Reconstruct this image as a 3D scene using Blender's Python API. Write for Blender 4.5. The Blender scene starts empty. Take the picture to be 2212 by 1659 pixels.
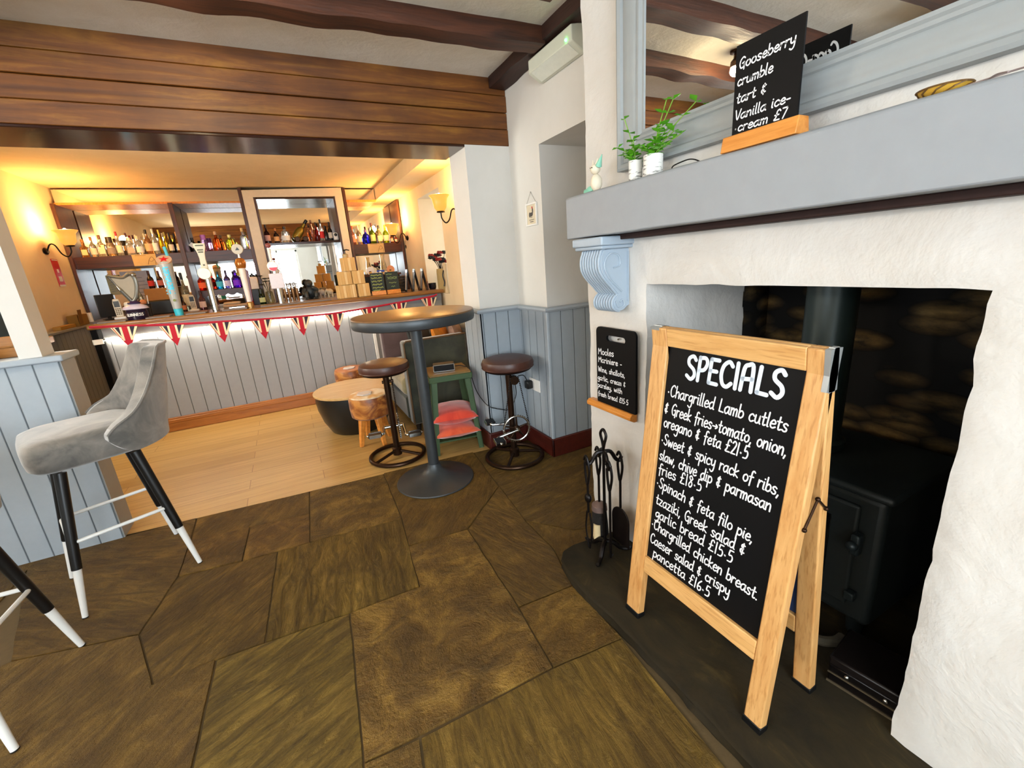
import bpy, bmesh, math, random
from mathutils import Vector, Matrix, noise as mnoise
PI = math.pi
sc = bpy.context.scene
col = sc.collection
R = math.radians

# ------------------------------------------------------------------ camera
cam = bpy.data.cameras.new('camera'); cam.sensor_width = 36.0; cam.lens = 36.0 * 938.0 / 2212.0
cam.clip_start = 0.02; cam.clip_end = 60
camo = bpy.data.objects.new('camera', cam); col.objects.link(camo)
yaw, pit, rol = R(26.11), R(15.925), R(-4.449)
fw = Vector((math.sin(yaw)*math.cos(pit), math.cos(yaw)*math.cos(pit), -math.sin(pit)))
rt = Vector((math.cos(yaw), -math.sin(yaw), 0)); up = rt.cross(fw)
r2 = rt*math.cos(rol) + up*math.sin(rol); u2 = up*math.cos(rol) - rt*math.sin(rol)
camo.matrix_world = Matrix(((r2.x, u2.x, -fw.x, 0), (r2.y, u2.y, -fw.y, 0), (r2.z, u2.z, -fw.z, 1.35), (0, 0, 0, 1)))
sc.camera = camo

# ------------------------------------------------------------------ light
sc.view_settings.view_transform = 'Standard'; sc.view_settings.look = 'None'
sc.view_settings.exposure = 0.27; sc.view_settings.gamma = 1.0; sc.view_settings.use_curve_mapping = False
wd = bpy.data.worlds.new('sky'); sc.world = wd; wd.use_nodes = True
bg = wd.node_tree.nodes['Background']; bg.inputs[0].default_value = (0.80, 0.90, 1.0, 1); bg.inputs[1].default_value = 1.6

def area(name, loc, target, sx, sy, energy, color):
    l = bpy.data.lights.new(name, 'AREA'); l.shape = 'RECTANGLE'; l.size = sx; l.size_y = sy; l.energy = energy; l.color = color
    o = bpy.data.objects.new(name, l); col.objects.link(o); o.location = loc
    o.rotation_euler = (Vector(target) - Vector(loc)).to_track_quat('-Z', 'Y').to_euler()
    return o
def point(name, loc, energy, color, rad=0.04):
    l = bpy.data.lights.new(name, 'POINT'); l.energy = energy; l.color = color; l.shadow_soft_size = rad
    o = bpy.data.objects.new(name, l); col.objects.link(o); o.location = loc
    return o
# daylight in the two windows behind the camera, the window left of it and the bar's niche window
area('daylight_rear', (-0.6, -2.72, 1.55), (-0.6, 0.0, 2.1), 2.5, 1.35, 165, (0.80, 0.91, 1.0))
area('daylight_left', (-3.32, 0.35, 1.55), (0.0, 0.35, 2.6), 1.9, 1.35, 40, (0.86, 0.93, 1.0))
area('daylight_bar', (-2.12, 3.58, 1.45), (0.6, 4.0, 0.4), 0.7, 1.0, 60, (1.0, 0.93, 0.80))
area('daylight_niche', (2.07, 5.2, 1.6), (1.2, 5.2, 1.55), 0.72, 1.0, 0.8, (0.9, 0.95, 1.0))
WARM = (1.0, 0.57, 0.18)

# ------------------------------------------------------------------ materials
def lin(c):
    if isinstance(c, str): c = tuple(int(c[i:i+2], 16) for i in (0, 2, 4))
    return tuple(((v/255)/12.92 if v/255 <= 0.04045 else ((v/255+0.055)/1.055)**2.4) for v in c)
class NT:
    def __init__(s, name):
        s.m = bpy.data.materials.new(name); s.m.use_nodes = True; s.t = s.m.node_tree; s.n = s.t.nodes
        s.b = s.n['Principled BSDF']; s.x = -300
    def new(s, ty, **kw):
        nd = s.n.new(ty)
        for k, v in kw.items():
            if k in nd.inputs: nd.inputs[k].default_value = v
            else: setattr(nd, k, v)
        return nd
    def link(s, a, b): s.t.links.new(a, b)
    def coord(s, kind='Object', scale=(1, 1, 1), rot=(0, 0, 0)):
        tc = s.new('ShaderNodeTexCoord'); mp = s.new('ShaderNodeMapping')
        mp.inputs['Scale'].default_value = scale; mp.inputs['Rotation'].default_value = rot
        s.link(tc.outputs[kind], mp.inputs['Vector']); return mp.outputs['Vector']
    def noise(s, vec, scale, detail=4, rough=0.6, dist=0.0):
        nd = s.new('ShaderNodeTexNoise'); nd.inputs['Scale'].default_value = scale; nd.inputs['Detail'].default_value = detail
        nd.inputs['Roughness'].default_value = rough; nd.inputs['Distortion'].default_value = dist
        s.link(vec, nd.inputs['Vector']); return nd.outputs['Fac']
    def ramp(s, fac, stops):
        nd = s.new('ShaderNodeValToRGB'); e = nd.color_ramp.elements
        while len(e) < len(stops): e.new(0.5)
        for el, (p, c) in zip(e, stops):
            el.position = p; c = lin(c) if isinstance(c, (str, tuple)) else (c, c, c)
            el.color = (*c, 1)
        s.link(fac, nd.inputs[0]); return nd.outputs[0]
    def mix(s, fac, a, b, mode='MIX'):
        nd = s.new('ShaderNodeMix', data_type='RGBA', blend_type=mode)
        if isinstance(fac, (int, float)): nd.inputs[0].default_value = fac
        else: s.link(fac, nd.inputs[0])
        for v, i in ((a, 6), (b, 7)):
            if isinstance(v, (str, tuple)): nd.inputs[i].default_value = (*lin(v), 1)
            else: s.link(v, nd.inputs[i])
        return nd.outputs[2]
    def bump(s, h, strength=0.3, dist=0.01):
        nd = s.new('ShaderNodeBump'); nd.inputs['Strength'].default_value = strength; nd.inputs['Distance'].default_value = dist
        s.link(h, nd.inputs['Height']); s.link(nd.outputs[0], s.b.inputs['Normal'])
    def col(s, c):
        if isinstance(c, (str, tuple)): s.b.inputs['Base Color'].default_value = (*lin(c), 1)
        else: s.link(c, s.b.inputs['Base Color'])
    def set(s, **kw):
        for k, v in kw.items():
            k = {'rough': 'Roughness', 'metal': 'Metallic', 'trans': 'Transmission Weight', 'ior': 'IOR', 'spec': 'Specular IOR Level',
                 'sheen': 'Sheen Weight', 'coat': 'Coat Weight', 'alpha': 'Alpha', 'emit': 'Emission Strength'}.get(k, k)
            s.b.inputs[k].default_value = v
_mats = {}
def flat(c, rough=0.5, metal=0.0, var=0.10, bump=0.0, scale=30, **kw):
    key = (c, rough, metal, var, bump, scale, tuple(sorted(kw.items())))
    if key in _mats: return _mats[key]
    t = NT('paint_' + (c if isinstance(c, str) else 'x')); t.set(rough=rough, metal=metal, **kw)
    v = t.coord(); f = t.noise(v, scale, 3)
    a = lin(c); lo = tuple(x*(1-var) for x in a); hi = tuple(min(1, x*(1+var)) for x in a)
    nd = t.new('ShaderNodeMix', data_type='RGBA'); t.link(f, nd.inputs[0]); nd.inputs[6].default_value = (*lo, 1); nd.inputs[7].default_value = (*hi, 1)
    t.link(nd.outputs[2], t.b.inputs['Base Color'])
    if bump: t.bump(f, bump, 0.004)
    _mats[key] = t.m; return t.m
def glass(c, rough=0.04, trans=0.85):
    key = ('g', c, rough, trans)
    if key not in _mats:
        t = NT('glass_' + c); t.col(c); t.set(rough=rough, trans=trans, ior=1.3); _mats[key] = t.m
    return _mats[key]
def emit(c, s, base='ffffff'):
    key = ('e', c, s)
    if key not in _mats:
        t = NT('glow'); t.col(base); t.b.inputs['Emission Color'].default_value = (*lin(c), 1); t.set(emit=s); _mats[key] = t.m
    return _mats[key]
def wood(name, lo, hi, axis=0, rough=0.45, scale=1.0, bump=0.15, coat=0.0, vein=None):
    t = NT(name); sx = [14*scale]*3; sx[axis] = 1.1*scale
    v = t.coord('Object', tuple(sx)); f = t.noise(v, 2.2, 6, 0.65, 0.6); f2 = t.noise(v, 9, 3, 0.5)
    c = t.ramp(f, [(0.30, lo), (0.70, hi)])
    if vein: c = t.mix(t.ramp(f2, [(0.52, 0.0), (0.66, 0.55)]), c, vein)
    t.col(c); t.set(rough=rough, coat=coat); t.bump(f2, bump, 0.003); return t.m
def plaster(name, c, lo, strength=0.5, scale=6.0, rough=0.85):
    t = NT(name); v = t.coord(); f = t.noise(v, scale, 6, 0.62, 0.4); g = t.noise(v, scale*6, 4)
    t.col(t.mix(t.ramp(f, [(0.35, 0.0), (0.7, 1.0)]), lo, c)); t.set(rough=rough)
    h = t.new('ShaderNodeMath', operation='ADD'); t.link(f, h.inputs[0])
    m2 = t.new('ShaderNodeMath', operation='MULTIPLY'); t.link(g, m2.inputs[0]); m2.inputs[1].default_value = 0.25; t.link(m2.outputs[0], h.inputs[1])
    t.bump(h.outputs[0], strength, 0.03); return t.m

M = {}
M['wall'] = plaster('wall_paint', 'dad8d3', 'd4d2cc', 0.08, 3)
M['barwall'] = plaster('lamplit_bar_wall', 'ead9b8', 'e2d0ad', 0.08, 3)  # white walls, with the lamps' warm light put into the colour
M['chim'] = plaster('lumpy_plaster', 'dbd8d3', 'd2cdc5', 0.38, 3.6)
M['ceil'] = plaster('ceiling_plaster', 'f3f1e8', 'ebe8dc', 0.22, 7)
M['barceil'] = plaster('lamplit_bar_ceiling', 'ead6ae', 'e4cfa5', 0.12, 6)  # warm lamplight put into the ceiling's colour
M['beam'] = wood('dark_beam_wood', '2c1408', '5c3018', 0, 0.6, 0.8, 0.5)
M['beamY'] = wood('dark_beam_wood_y', '24100a', '3c1c10', 1, 0.6, 0.8, 0.5)
def plank_mat():
    t = NT('beam_planks'); v = t.coord('Object', (0.9, 9, 9)); f = t.noise(v, 2.0, 6, 0.65, 0.8); v2 = t.coord(); big = t.noise(v2, 3.2, 4, 0.6)
    c = t.ramp(f, [(0.25, '4a260a'), (0.52, '744310'), (0.78, '9c6a20')])
    t.col(t.mix(t.ramp(big, [(0.4, 0.0), (0.75, 0.6)]), c, '3a1c0a')); t.set(rough=0.5); t.bump(f, 0.25, 0.004); return t.m
M['plank'] = plank_mat()
M['polish'] = wood('polished_dark_wood', '241009', '3b1c10', 0, 0.16, 0.8, 0.05)
M['grey'] = flat('a3adb6', 0.55, var=0.05, bump=0.1)
M['greyL'] = flat('9a9a97', 0.6, var=0.05, bump=0.1)
M['mantel'] = flat('989da2', 0.6, var=0.06, bump=0.25, scale=18)
M['skirt'] = wood('stained_skirting', '5a2412', '7c3a1c', 0, 0.4)
M['skirtD'] = wood('dark_red_skirting', '3c120c', '541c12', 1, 0.4)
M['skirtO'] = wood('orange_skirting', '8a4e1c', 'b87432', 0, 0.35)
M['bartop'] = wood('bar_top_wood', '6a4018', 'a06c30', 0, 0.3, 1, 0.08, 0.3)
M['back'] = wood('back_bar_wood', '2e1309', '502412', 0, 0.35)
M['backV'] = wood('back_bar_upright_wood', '3a1c10', '5a3220', 2, 0.4)
M['pine'] = wood('pine_frame', 'c98f50', 'e2b273', 2, 0.45, 1.2, 0.08, 0, 'b0763a')
M['pineY'] = wood('pine_rail', 'd09a58', 'e6b878', 1, 0.45, 1.2, 0.08, 0, 'b98044')
M['oakblock'] = wood('oak_block', 'c49a5a', 'e0c084', 2, 0.5, 1.3)
M['ledge'] = wood('orange_pine', 'c47424', 'e49a48', 1, 0.4, 1.5)
M['black'] = flat('0c0c0d', 0.35, var=0.2)
M['slate'] = flat('121114', 0.45, var=0.25, scale=8)
M['iron'] = flat('17110f', 0.38, 0.6, var=0.3)
M['bronze'] = flat('3a281c', 0.35, 0.85, var=0.25)
M['chrome'] = flat('cfcfca', 0.15, 1.0, var=0.05)
M['steel'] = flat('c6c8c8', 0.22, 1.0, var=0.05)
M['white'] = flat('ecebe6', 0.45, var=0.03)
M['chalk'] = flat('f2f2f4', 0.8, var=0.02)
M['lime'] = flat('b4c058', 0.8, var=0.05)
M['tmetal'] = flat('43474a', 0.42, 0.5, var=0.12)
M['stove'] = flat('1c2222', 0.55, 0.1, var=0.2)
def mirror_mat():
    t = NT('mirror_glass'); t.col('f4f4f2'); t.set(rough=0.0, metal=1.0); return t.m
M['mirror'] = mirror_mat()
def bark():
    t = NT('birch_bark'); v = t.coord('Object', (30, 30, 120)); f = t.noise(v, 1.0, 4)
    t.col(t.ramp(f, [(0.36, '6a6660'), (0.46, 'eceae4')])); t.set(rough=0.8); return t.m
M['bark'] = bark()
def velvet(name, c, hi):
    t = NT(name); v = t.coord(); f = t.noise(v, 7, 5, 0.6, 0.8); g = t.noise(v, 160, 2)
    t.col(t.ramp(f, [(0.35, c), (0.68, hi)])); t.set(rough=0.8, sheen=0.6); t.bump(g, 0.15, 0.002); return t.m
M['velvet'] = velvet('grey_velvet', '585652', '8c857c')
M['olive'] = velvet('olive_velvet', '1f251e', '3c4030')
M['mauve'] = velvet('mauve_velvet', '4a383a', '5a4648')
M['red'] = velvet('red_cloth', 'd02a14', 'ee4a2a')
M['leather'] = flat('4a2a20', 0.4, var=0.35, bump=0.3, scale=14)
def hide():
    t = NT('cowhide'); v = t.coord('Object', (1, 1, 1.6)); f = t.noise(v, 7, 4, 0.55, 0.9)
    t.col(t.ramp(f, [(0.36, '5a2a0e'), (0.5, '8a4a18'), (0.62, 'c08038')])); t.set(rough=0.42, sheen=0.2); return t.m
M['hide'] = hide()
def hide2():
    t = NT('pale_cowhide'); v = t.coord(); f = t.noise(v, 6, 3)
    t.col(t.ramp(f, [(0.4, 'cda066'), (0.56, 'e8dcc4')])); t.set(rough=0.6); return t.m
M['hideTop'] = hide2()
M['hideTopO'] = flat('b0682c', 0.45, var=0.2, scale=8)
def boards():
    t = NT('oak_boards'); v = t.coord('Object', (1, 1, 1)); br = t.new('ShaderNodeTexBrick'); t.link(v, br.inputs['Vector'])
    for k, x in (('Scale', 1.0), ('Mortar Size', 0.0018), ('Brick Width', 1.25), ('Row Height', 0.145), ('Mortar Smooth', 0.0), ('Bias', 0.0)): br.inputs[k].default_value = x
    br.offset = 0.37
    br.inputs['Color1'].default_value = (*lin('cfa968'), 1); br.inputs['Color2'].default_value = (*lin('bf9856'), 1); br.inputs['Mortar'].default_value = (*lin('8a6230'), 1)
    v2 = t.coord('Object', (1.4, 22, 1)); f = t.noise(v2, 1.6, 6, 0.65, 0.7)
    t.col(t.mix(t.ramp(f, [(0.35, 0.0), (0.75, 0.55)]), br.outputs['Color'], '9c7036')); t.set(rough=0.38); t.bump(f, 0.06, 0.002); return t.m
M['boards'] = boards()
def stone():
    t = NT('flagstone'); uv = t.new('ShaderNodeUVMap'); at = t.new('ShaderNodeAttribute'); at.attribute_name = 'slab'
    def uvmap(sc_): mp = t.new('ShaderNodeMapping'); mp.inputs['Scale'].default_value = sc_; t.link(uv.outputs[0], mp.inputs[0]); return mp.outputs[0]
    st = t.noise(uvmap((3.0, 15, 1)), 1.7, 9, 0.72, 1.3)
    terr = t.noise(uvmap((1.0, 2.2, 1)), 2.1, 5, 0.62, 1.2); fi = t.noise(t.coord(), 60, 4, 0.75); cl = t.noise(uvmap((1, 1, 1)), 6, 7, 0.7, 0.6)
    rp = t.new('ShaderNodeValToRGB'); rp.color_ramp.interpolation = 'CONSTANT'; e = rp.color_ramp.elements
    lev = [0.0, .40, .46, .52, .58, .64]
    while len(e) < len(lev): e.new(.5)
    for el, p, v in zip(e, lev, (0, .2, .4, .6, .8, 1)): el.position = p; el.color = (v, v, v, 1)
    t.link(terr, rp.inputs[0])
    c1 = t.ramp(st, [(0.30, '4a3c1c'), (0.5, '7c672f'), (0.72, 'ac9150')]); c2 = t.ramp(cl, [(0.34, '423418'), (0.5, '6c562a'), (0.66, '9c8246')])
    sep = t.new('ShaderNodeSeparateColor'); t.link(at.outputs['Color'], sep.inputs[0])
    c = t.mix(sep.outputs['Red'], c2, c1)
    c = t.mix(t.ramp(rp.outputs[0], [(0.0, 0.55), (1.0, 0.0)]), c, '46351c')
    c = t.mix(1.0, c, t.mix(sep.outputs['Green'], 'ecd4b4', 'fff4c8'), 'MULTIPLY')
    c = t.mix(t.ramp(fi, [(0.62, 0.0), (0.8, 0.35)]), c, 'b8a070')
    nd = t.new('ShaderNodeHueSaturation'); t.link(c, nd.inputs['Color'])
    ml = t.new('ShaderNodeMath', operation='MULTIPLY_ADD'); t.link(sep.outputs['Blue'], ml.inputs[0]); ml.inputs[1].default_value = 0.5; ml.inputs[2].default_value = 1.0; t.link(ml.outputs[0], nd.inputs['Value'])
    t.col(nd.outputs[0]); t.set(rough=0.55, spec=0.3)
    def madd(x, k, y):
        a = t.new('ShaderNodeMath', operation='MULTIPLY_ADD'); t.link(x, a.inputs[0]); a.inputs[1].default_value = k; t.link(y, a.inputs[2]); return a.outputs[0]
    h = t.mix(sep.outputs['Red'], cl, st); h = madd(fi, 0.3, h); h = madd(rp.outputs[0], 0.9, h)
    t.bump(h, 1.0, 0.045); return t.m
M['stone'] = stone()
M['grout'] = flat('5c4a2c', 0.9, var=0.25, bump=0.4)
def hearthm():
    t = NT('hearth_slate'); v = t.coord('Object', (3, 1.5, 1)); f = t.noise(v, 3, 7, 0.65, 0.8)
    t.col(t.ramp(f, [(0.3, '1c1810'), (0.6, '2c2414'), (0.85, '4c4020')])); t.set(rough=0.78, spec=.2); t.bump(f, 0.4, 0.015); return t.m
M['hearth'] = hearthm()
def rubble():
    t = NT('sooty_rubble'); v = t.coord('Object', (5, 5, 13)); vo = t.new('ShaderNodeTexVoronoi'); vo.inputs['Scale'].default_value = 1.0; t.link(v, vo.inputs['Vector'])
    f = t.noise(v, 1.5, 6, 0.65); d = t.ramp(vo.outputs['Distance'], [(0.1, 1.0), (0.6, 0.0)])
    c = t.ramp(f, [(0.35, '403420'), (0.58, '86693a'), (0.78, 'b89a60')])
    t.col(t.mix(d, '0c0906', c)); t.set(rough=0.9); t.bump(d, 1.0, 0.05); return t.m
M['rubble'] = rubble()
def groove(name, c, axis, pitch=0.098, dark='606a72'):
    t = NT(name); v = t.coord(); sp = t.new('ShaderNodeSeparateXYZ'); t.link(v, sp.inputs[0])
    m = t.new('ShaderNodeMath', operation='PINGPONG'); t.link(sp.outputs[axis], m.inputs[0]); m.inputs[1].default_value = pitch/2
    f = t.new('ShaderNodeMath', operation='LESS_THAN'); t.link(m.outputs[0], f.inputs[0]); f.inputs[1].default_value = 0.0022
    sm = t.new('ShaderNodeMapRange'); t.link(m.outputs[0], sm.inputs[0]); sm.inputs[1].default_value = 0; sm.inputs[2].default_value = 0.005
    g = t.noise(v, 25, 3)
    t.col(t.mix(f.outputs[0], t.mix(g, c, tuple(min(255, int(int(c[i:i+2], 16)*1.06)) for i in (0, 2, 4))), dark)); t.set(rough=0.5); t.bump(sm.outputs[0], 0.8, 0.006); return t.m
M['tgX'] = groove('panelling_x', '9aa4ac', 0); M['tgY'] = groove('panelling_y', '9aa4ac', 1)
M['tgBar'] = groove('bar_panelling', '94969a', 0, 0.112, '54585c')

# ------------------------------------------------------------------ mesh tools
class MB:
    def __init__(s): s.v = []; s.f = []
    def add(s, vs, fs):
        o = len(s.v); s.v += [tuple(p) for p in vs]; s.f += [tuple(i+o for i in f) for f in fs]; return s
    def box(s, x0, x1, y0, y1, z0, z1, mt=None):
        vs = [(x, y, z) for z in (z0, z1) for y in (y0, y1) for x in (x0, x1)]
        if mt is not None: vs = [mt @ Vector(p) for p in vs]
        return s.add(vs, [(0, 2, 3, 1), (4, 5, 7, 6), (0, 1, 5, 4), (2, 6, 7, 3), (0, 4, 6, 2), (1, 3, 7, 5)])
    def quad(s, a, b, c, d): return s.add([a, b, c, d], [(0, 1, 2, 3)])
    def lathe(s, prof, c=(0, 0, 0), n=24, sx=1, sy=1, mt=None):
        vs = []; fs = []
        for r, z in prof:
            for i in range(n):
                a = 2*PI*i/n; vs.append((c[0]+r*math.cos(a)*sx, c[1]+r*math.sin(a)*sy, c[2]+z))
        for k in range(len(prof)-1):
            for i in range(n):
                j = (i+1) % n; fs.append((k*n+i, k*n+j, (k+1)*n+j, (k+1)*n+i))
        if prof[0][0] > 1e-6: fs.append(tuple(range(n))[::-1])
        if prof[-1][0] > 1e-6: fs.append(tuple((len(prof)-1)*n+i for i in range(n)))
        if mt is not None: vs = [mt @ Vector(p) for p in vs]
        return s.add(vs, fs)
    def tube(s, pts, r, n=8, closed=False, cap=True):
        pts = [Vector(p) for p in pts]; N = len(pts); rr = r if isinstance(r, (list, tuple)) else [r]*N
        vs = []; fs = []; prev = None
        for k in range(N):
            if closed: d = pts[(k+1) % N] - pts[k-1]
            else: d = pts[min(k+1, N-1)] - pts[max(k-1, 0)]
            if d.length < 1e-9: d = Vector((0, 0, 1))
            d.normalize()
            if prev is None:
                a = Vector((0, 0, 1)) if abs(d.z) < 0.9 else Vector((1, 0, 0)); u = d.cross(a).normalized()
            else:
                u = prev - d*prev.dot(d)
                if u.length < 1e-6: u = d.cross(Vector((0, 0, 1)))
                u.normalize()
            prev = u; w = d.cross(u)
            for i in range(n):
                a = 2*PI*i/n; vs.append(pts[k] + (u*math.cos(a) + w*math.sin(a))*rr[k])
        for k in range(N if closed else N-1):
            k2 = (k+1) % N
            for i in range(n):
                j = (i+1) % n; fs.append((k*n+i, k*n+j, k2*n+j, k2*n+i))
        if cap and not closed: fs.append(tuple(range(n))[::-1]); fs.append(tuple((N-1)*n+i for i in range(n)))
        return s.add(vs, fs)
    def cyl(s, a, b, r, r2=None, n=16): return s.tube([a, b], [r, r if r2 is None else r2], n)
    def prism(s, poly, d0, d1, axis='z'):
        f = {'z': lambda p, d: (p[0], p[1], d), 'y': lambda p, d: (p[0], d, p[1]), 'x': lambda p, d: (d, p[0], p[1])}[axis]
        n = len(poly); vs = [f(p, d0) for p in poly] + [f(p, d1) for p in poly]
        return s.add(vs, [tuple(range(n))[::-1], tuple(range(n, 2*n))] + [(i, (i+1) % n, n+(i+1) % n, n+i) for i in range(n)])
    def ball(s, c, rx, ry=None, rz=None, n=16, m=10):
        ry = ry or rx; rz = rz or rx
        vs = [(c[0], c[1], c[2]-rz)]; fs = []
        for k in range(1, m):
            t = -PI/2 + PI*k/m
            for i in range(n): a = 2*PI*i/n; vs.append((c[0]+rx*math.cos(t)*math.cos(a), c[1]+ry*math.cos(t)*math.sin(a), c[2]+rz*math.sin(t)))
        vs.append((c[0], c[1], c[2]+rz)); T = len(vs)-1
        for i in range(n): fs.append((0, 1+(i+1) % n, 1+i)); fs.append((T, T-n+i, T-n+(i+1) % n))
        for k in range(m-2):
            for i in range(n): j = (i+1) % n; fs.append((1+k*n+i, 1+k*n+j, 1+(k+1)*n+j, 1+(k+1)*n+i))
        return s.add(vs, fs)
    def build(s, name, mat, parent=None, bevel=0.0, seg=2, smooth=35, sub=0, loc=None):
        me = bpy.data.meshes.new(name); me.from_pydata([tuple(p) for p in s.v], [], s.f)
        bm = bmesh.new(); bm.from_mesh(me); bmesh.ops.recalc_face_normals(bm, faces=bm.faces)
        if smooth:
            for f in bm.faces: f.smooth = True
            for e in bm.edges:
                if len(e.link_faces) == 2 and e.calc_face_angle(0) > R(smooth): e.smooth = False
        bm.to_mesh(me); bm.free()
        if mat: me.materials.append(mat)
        o = bpy.data.objects.new(name, me); col.objects.link(o)
        if parent: o.parent = parent
        if loc: o.location = loc
        if bevel:
            b = o.modifiers.new('bevel', 'BEVEL'); b.width = bevel; b.segments = seg; b.limit_method = 'ANGLE'; b.angle_limit = R(40)
        if sub:
            b = o.modifiers.new('subdivide', 'SUBSURF'); b.levels = sub; b.render_levels = sub
        return o
def tag(o, label, cat, group=None):
    o['label'] = label; o['category'] = cat
    if group: o['group'] = group
    return o
def struct(o): o['kind'] = 'structure'; return o
def thing(name, label, cat, loc=(0, 0, 0), rz=0.0, group=None):
    o = bpy.data.objects.new(name, None); o.empty_display_size = 0.05; col.objects.link(o)
    o.location = loc; o.rotation_euler = (0, 0, rz); return tag(o, label, cat, group)
def dup(root, loc, rz, label):
    def cp(o, par):
        c = o.copy(); col.objects.link(c)
        if par: c.parent = par
        for ch in o.children: cp(ch, c)
        return c
    r = cp(root, None); r.location = loc; r.rotation_euler = (0, 0, rz); r['label'] = label; return r
def smoothpts(p, k=5, closed=False):
    p = [Vector(q) for q in p]; out = []; N = len(p)
    if N < 3: return p
    for i in range(N if closed else N-1):
        a = p[i-1] if (i > 0 or closed) else p[i]*2-p[i+1]; b = p[i]; c = p[(i+1) % N]; d = p[(i+2) % N] if (closed or i+2 < N) else c*2-b
        for j in range(k):
            t = j/k; out.append(0.5*((2*b) + (c-a)*t + (2*a-5*b+4*c-d)*t*t + (3*b-a-3*c+d)*t**3))
    if not closed: out.append(p[-1])
    return out

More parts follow.
